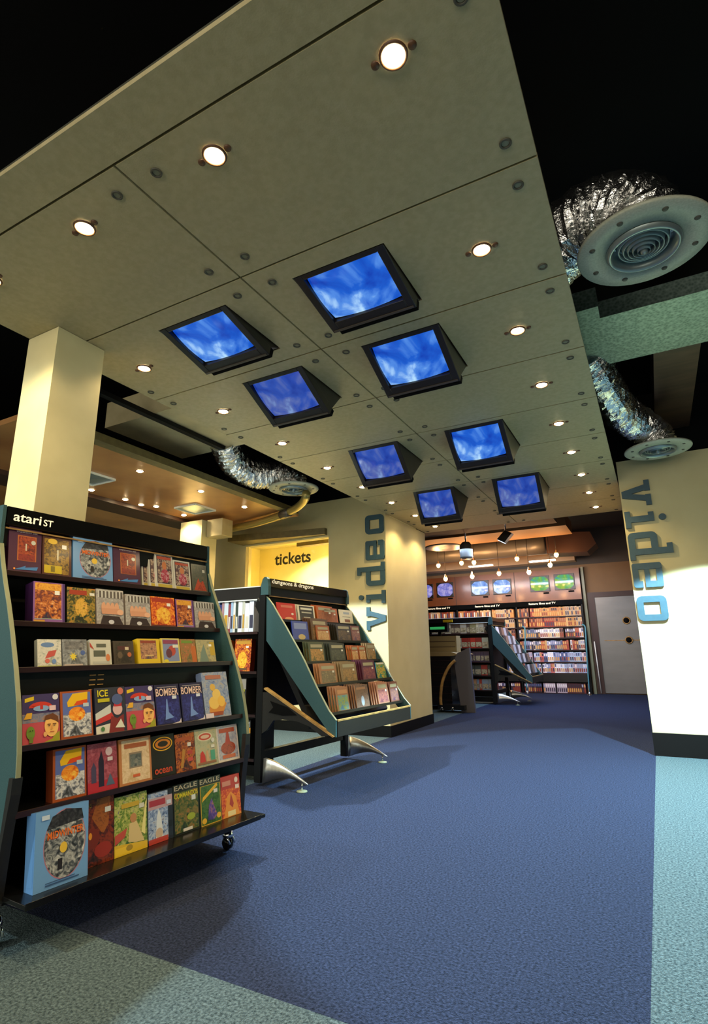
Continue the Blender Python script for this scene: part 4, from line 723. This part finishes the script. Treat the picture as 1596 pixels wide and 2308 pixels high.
# screen wall above
t = empty('screen_cabinet', (-1.23, YB, 1.84)); tag(t, 'long brown cabinet wall holding the small screens over the shelves', 'cabinet')
b = MB(); b.box(-3.95, 0, -.16, -.005, 0, .64, M['cabinet']); b.build('body', t)
for k in range(4): b = MB(); b.box(-1.32*k-.006, -1.32*k+.006 if k else .0, -.166, -.005, 0, .64, M['frame']); b.build('divider', t)
SC = [(-2.03, 2.20, 'scrg', 'green picture, left of the green pair'), (-1.535, 2.21, 'scrg', 'green picture, right of the green pair'), (-3.31, 2.19, 'scr3', 'pale blue picture, left of the middle pair'), (-2.82, 2.19, 'scr3', 'pale blue picture, right of the middle pair'),
      (-4.115, 2.20, 'scrp', 'violet picture, right of the left pair'), (-4.60, 2.19, 'scrp', 'violet picture cut by the pillar')]
for (cx, cz, sm, lab) in SC:
    q = empty('monitor', (cx, YB-.162, cz)); tag(q, 'small monitor in the brown cabinet wall, '+lab, 'monitor', 'monitors over the video shelves')
    b = MB(); b.box(-.20, .20, -.02, 0, -.165, .165, M['tvbody']); b.build('front_frame', q, bevel=.004)
    b = curved_screen(.36, .29, .018, M[sm]); b.build('screen', q, Matrix.Translation((0, -.032, 0)))
    b = MB(); b.box(.06, .17, -.008, 0, -.215, -.185, M['black']); b.build('control_panel', q)
# poles leaning in front of the shelves
for xx, l in ((-2.40, 'left'), (-1.23, 'right')):
    b = MB(); b.tube(bez([(xx-.05, YB-.23, 1.33), (xx+.0, YB-.27, 1.30), (xx+.01, YB-.30, 1.2), (xx-.02, YB-.34, .6), (xx-.04, YB-.36, .06)], 20), .014, M['bluepole'], 10)
    b.lathe([(.04, 0), (.04, .01), (.016, .05), (.014, .06)], (xx-.04, YB-.36, 0), M['chrome'], 16); tag(b.build('pole'), 'slim blue pole standing before the wall shelves, %s one' % l, 'pole', 'poles before the wall shelves')
# door
b = MB(); b.box(-1.14, -1.01, YB-.05, YB, 0, 1.97, M['frame']); b.box(.1, .2, YB-.05, YB, 0, 1.97, M['frame']); b.box(-1.01, .1, YB-.05, YB, 1.87, 1.97, M['frame']); fr_ = struct(b.build('door_1'))
b = MB(); b.box(-1.01, .1, YB-.03, YB-.005, .02, 1.87, M['steel']); lf = b.build('door_leaf', fr_)
for z in (1.39, 1.015):
    b = MB(); 
    for k in range(24):
        pass
    b.tube([(-.48, YB-.045, z), (-.48, YB-.031, z)], .05, M['black'], 24); 
    ring = [(-.48+.062*math.cos(a*PI/12), YB-.04, z+.062*math.sin(a*PI/12)) for a in range(25)]; b.tube(ring, .012, M['wood'], 8); b.build('porthole', lf)
b = MB(); b.box(-.92, -.06, YB-.034, YB-.03, 1.005, 1.02, M['wood']); b.build('push_bar', lf)
b = MB(); b.box(-1.21, -1.16, YB-.10, YB-.0, 0, 2.5, M['tealedge']); struct(b.build('trim_6')); 
b = MB(); b.tube([(-1.10, YB-.12, 1.0), (-1.08, YB-.12, .02)], .010, M['white'], 8); tag(b.build('pole'), 'short white pole leaning by the steel door frame', 'pole')
# round duct and box under the ceiling
t = empty('air_duct', (-2.4, 10.5, 2.76)); tag(t, 'fat round grey duct across the video room ceiling', 'duct')
b = MB(); b.tube([(-3.2, 0, 0)]+[(-3.2+.4*k, 0, 0) for k in range(1, 11)], .19, M['steel'], 28); b.build('duct_body', t)
b = MB(); b.prism([(.85,-.22),(1.52,-.25),(1.68,-.12),(1.60,.10),(.85,.16)], -.25, .25, 'y', M['frame']); b.build('end_box', t)
t = empty('ventilator', (-2.55, 8.6, 2.30)); tag(t, 'grey ribbed canister hanging from the video room ceiling', 'ventilator')
b = MB(); b.lathe([(0, 0), (.10, .0), (.105, .03), (.10, .06), (.105, .09), (.10, .12), (.105, .15), (.10, .22), (.06, .27), (0, .28)], (0,0,0), M['steel'], 28); b.build('canister', t)
b = MB(); b.tube([(0,0,.28), (0,0,1.0)], .012, M['chrome'], 8); b.build('rod', t)
b = MB(); b.lathe([(0, 0), (.10, -.004), (.32, -.012), (.36, 0), (.32, .012), (0, .012)], (-3.05, 9.0, 2.60), M['steel'], 40); tag(b.build('ceiling_dish'), 'flat round dish close under the video room ceiling', 'ceiling fitting')
# hanging lamps
HL = [(-3.53, 2.45), (-3.07, 2.46), (-2.83, 2.45), (-3.40, 2.18), (-2.88, 2.19), (-2.38, 2.21), (-2.04, 2.45), (-1.85, 2.19), (-1.48, 2.29), (-1.36, 2.46)]
hl = ['far left of the upper row', 'second in the upper row', 'third in the upper row', 'left in the lower row', 'second in the lower row', 'large, above the pale blue screens', 'by the ventilator', 'left of the green screens', 'above the green screens', 'far right, highest']
wbm = MB(); wbm.lathe([(0, -.045), (.025, -.035), (.040, 0), (.030, .03), (.0, .04)], (0,0,0), M['bulbw'], 18); wb = wbm.mesh('bulb')
for (x, z), l in zip(HL, hl):
    t = empty('pendant_lamp', (x, 10, z)); tag(t, 'glowing orange pendant lamp in the video room, '+l, 'pendant lamp', 'pendant lamps in the video room')
    o = bpy.data.objects.new('bulb', wb); COL.objects.link(o); o.parent = t
    b = MB(); b.tube([(0,0,.04), (0,0,3.3-z)], .005, M['blackmat'], 6); b.lathe([(.012, .09), (.03, .04), (.034, .03)], (0,0,0), M['chrome'], 14); b.build('rod', t)
    pl = bpy.data.lights.new('pendant_glow', 'POINT'); pl.energy = 6; pl.color = (1, .5, .2); pl.shadow_soft_size = .06; po = bpy.data.objects.new('pendant_glow', pl); COL.objects.link(po); po.location = (x, 9.93, z-.06)
# strip lights, floodlight
for x, y, l in ((-2.95, 10.9, 'left'), (-1.75, 10.9, 'right')):
    b = MB(); b.box(-.24, .24, -.05, .05, 0, .02, mat('tube_light', (1,1,1,1), .5, emit=(1, .85, .65, 1), es=3)); o = b.build('strip_light'); o.location = (x, y, 2.50); tag(o, 'short bright strip light under the round duct, %s one' % l, 'strip light', 'strip lights')
t = empty('floodlight', (-1.72, 7.75, 2.50)); tag(t, 'chrome framed floodlight hanging behind the end of the pale ceiling', 'floodlight')
b = MB(); b.add([(-.12,0,-.10),(.0,0,.02),(.10,0,-.03),(-.02,0,-.16),(-.12,.12,-.10),(.0,.12,.02),(.10,.12,-.03),(-.02,.12,-.16)], [(0,3,2,1),(4,5,6,7),(0,1,5,4),(1,2,6,5),(2,3,7,6),(3,0,4,7)], M['chrome']); b.build('housing', t)
b = MB(); b.tube([(0,.06,0), (0,.06,.8)], .012, M['chrome'], 8); b.build('rod', t)
# middle stand
tm, um, wm, Fm = wedge_rack((-2.42, 9.35), .03, '', 'small far wedge rack of slim cases beside the counter', L=.8)
arm(-3.62, -2.46, 9.40, (1.14, .895, .67, .45, .22), '', 'far dark shelf unit facing the camera beyond the counter', 1.36)
random.seed(3)
ar = ['top', 'second', 'third', 'fourth', 'fifth']
for li, z in enumerate((1.14, .895, .67, .45, .22)):
    x = -2.50; k = 0
    while x > (-3.4 if li < 2 else -2.9):
        wd_ = random.choice([.045, .06, .09, .11]); c = random.choice([['#c8b490', '#5c4838', '#8c7c50', '#b0a088'], ['#b02c1c', '#8c2418', '#c8782c', '#a8a080'], ['#6c7c9c', '#9c8c60', '#503c44'], ['#48483c', '#8c8c60', '#a83c2c'], ['#b04430', '#889094', '#c88c5c']][li])
        b = MB(); b.box(0, wd_-.003, 0, .1, 0, .17, C(c, .4)); b.box(.006, wd_-.009, -.001, 0, .02, .10, ART('3c3028-8c7850-c8b088-603028', k % 5)); o = b.build('video_case'); o.location = (x-wd_, 9.39, z+.0005)
        tag(o, '%s case on the %s shelf of the far unit, %s from the right' % (hue(c), ar[li], (order+['tenth', 'eleventh', 'twelfth', 'thirteenth', 'fourteenth', 'fifteenth', 'sixteenth', 'seventeenth', 'eighteenth', 'nineteenth', 'twentieth'])[k]), 'video case', 'cases on the %s shelf of the far unit' % ar[li]); x -= wd_; k += 1
for r_ in range(5):
    ws, zs = R2[r_]
    for k in range(5):
        b = MB(); b.box(0, .14, 0, .012, 0, .15, C(['#d8d8e0', '#34343c', '#8c7060', '#b8c0d0', '#50505c'][(k+r_) % 5], .3))
        R3 = Matrix((um, tuple(-q for q in wm), (0,0,1))).transposed().to_4x4()
        M4 = Matrix.Translation(Vector((-2.42, 9.35, 0))+Vector(um)*(.03+.15*k)+Vector(wm)*(ws-.002)+Vector((0,0,zs+.001))) @ R3 @ Matrix.Rotation(-.16, 4, 'X')
        o = b.build('record_sleeve', None, M4); tag(o, 'sleeve on the %s row of the small far wedge rack, %s from its near end' % (rn[r_], ['first', 'second', 'third', 'fourth', 'fifth'][k]), 'sleeve', 'sleeves on the %s row of the far rack' % rn[r_])
# counter
t = empty('sales_counter', (-2.5, 8.1, 0)); tag(t, 'dark sales counter with a grey end panel past the cream pillar', 'counter')
b = MB(); b.prism([(-.17,.72),(-.12,.82),(.07,.90),(.10,0),(-.10,0)], -.06, .0, 'y', M['deskm']); b.build('end_panel', t)
b = MB(); b.box(-1.2, -.3, .15, .75, .06, .80, M['blackgloss'])
for k in range(7): b.box(-1.2, -.3, .144, .15, .14+.095*k, .146+.095*k, M['redline'])
b.build('ribbed_body', t)
b = MB(); b.prism([(-1.2,.84),(-.25,.84),(-.12,.80),(-.25,.78),(-1.2,.78)], .05, .8, 'y', M['deskw']); b.build('desk_top', t)
b = MB(); b.tube(bez([(-.14,-.1,.72),(-.24,-.12,.62),(-.34,-.13,.42),(-.38,-.13,.2),(-.38,-.12,.04)], 24), .022, M['wood'], 12); b.build('curved_rail', t)
b = MB(); b.box(-.42, -.02, -.16, .1, .04, .10, M['blackgloss']); b.build('plinth', t)
for xx in (-.36, -.2): caster(t, xx, -.14, .05)
b = MB(); b.box(-.46, .0, 0, .2, 0, .24, M['deskw']); b.box(-.46, -.02, -.002, 0, .07, .08, M['frame']); b.box(-.46, -.02, -.002, 0, .15, .16, M['frame']); o = b.build('letter_tray'); o.location = (-2.72, 8.35, .841); tag(o, 'beige stacked trays on the counter top', 'tray')
t = empty('till_display', (-2.98, 8.3, 1.082)); tag(t, 'black till display with green figures on the beige trays', 'display')
b = MB(); b.box(-.16, .14, 0, .1, .06, .2, M['black']); b.box(-.02, .02, .03, .07, 0, .06, M['black']); b.build('housing', t)
b = MB(); b.box(-.14, .10, -.002, 0, .10, .14, mat('green_digits', lin('#1c6c3c'), .4, emit=lin('#2c8c4c'), es=.5)); b.build('screen', t)
b = MB(); b.box(-.05, .10, 0, .02, 0, .04, C('#e0c010')); o = b.build('price_card'); o.location = (-2.88, 8.38, 1.29); tag(o, 'small yellow card on top of the till display', 'card')
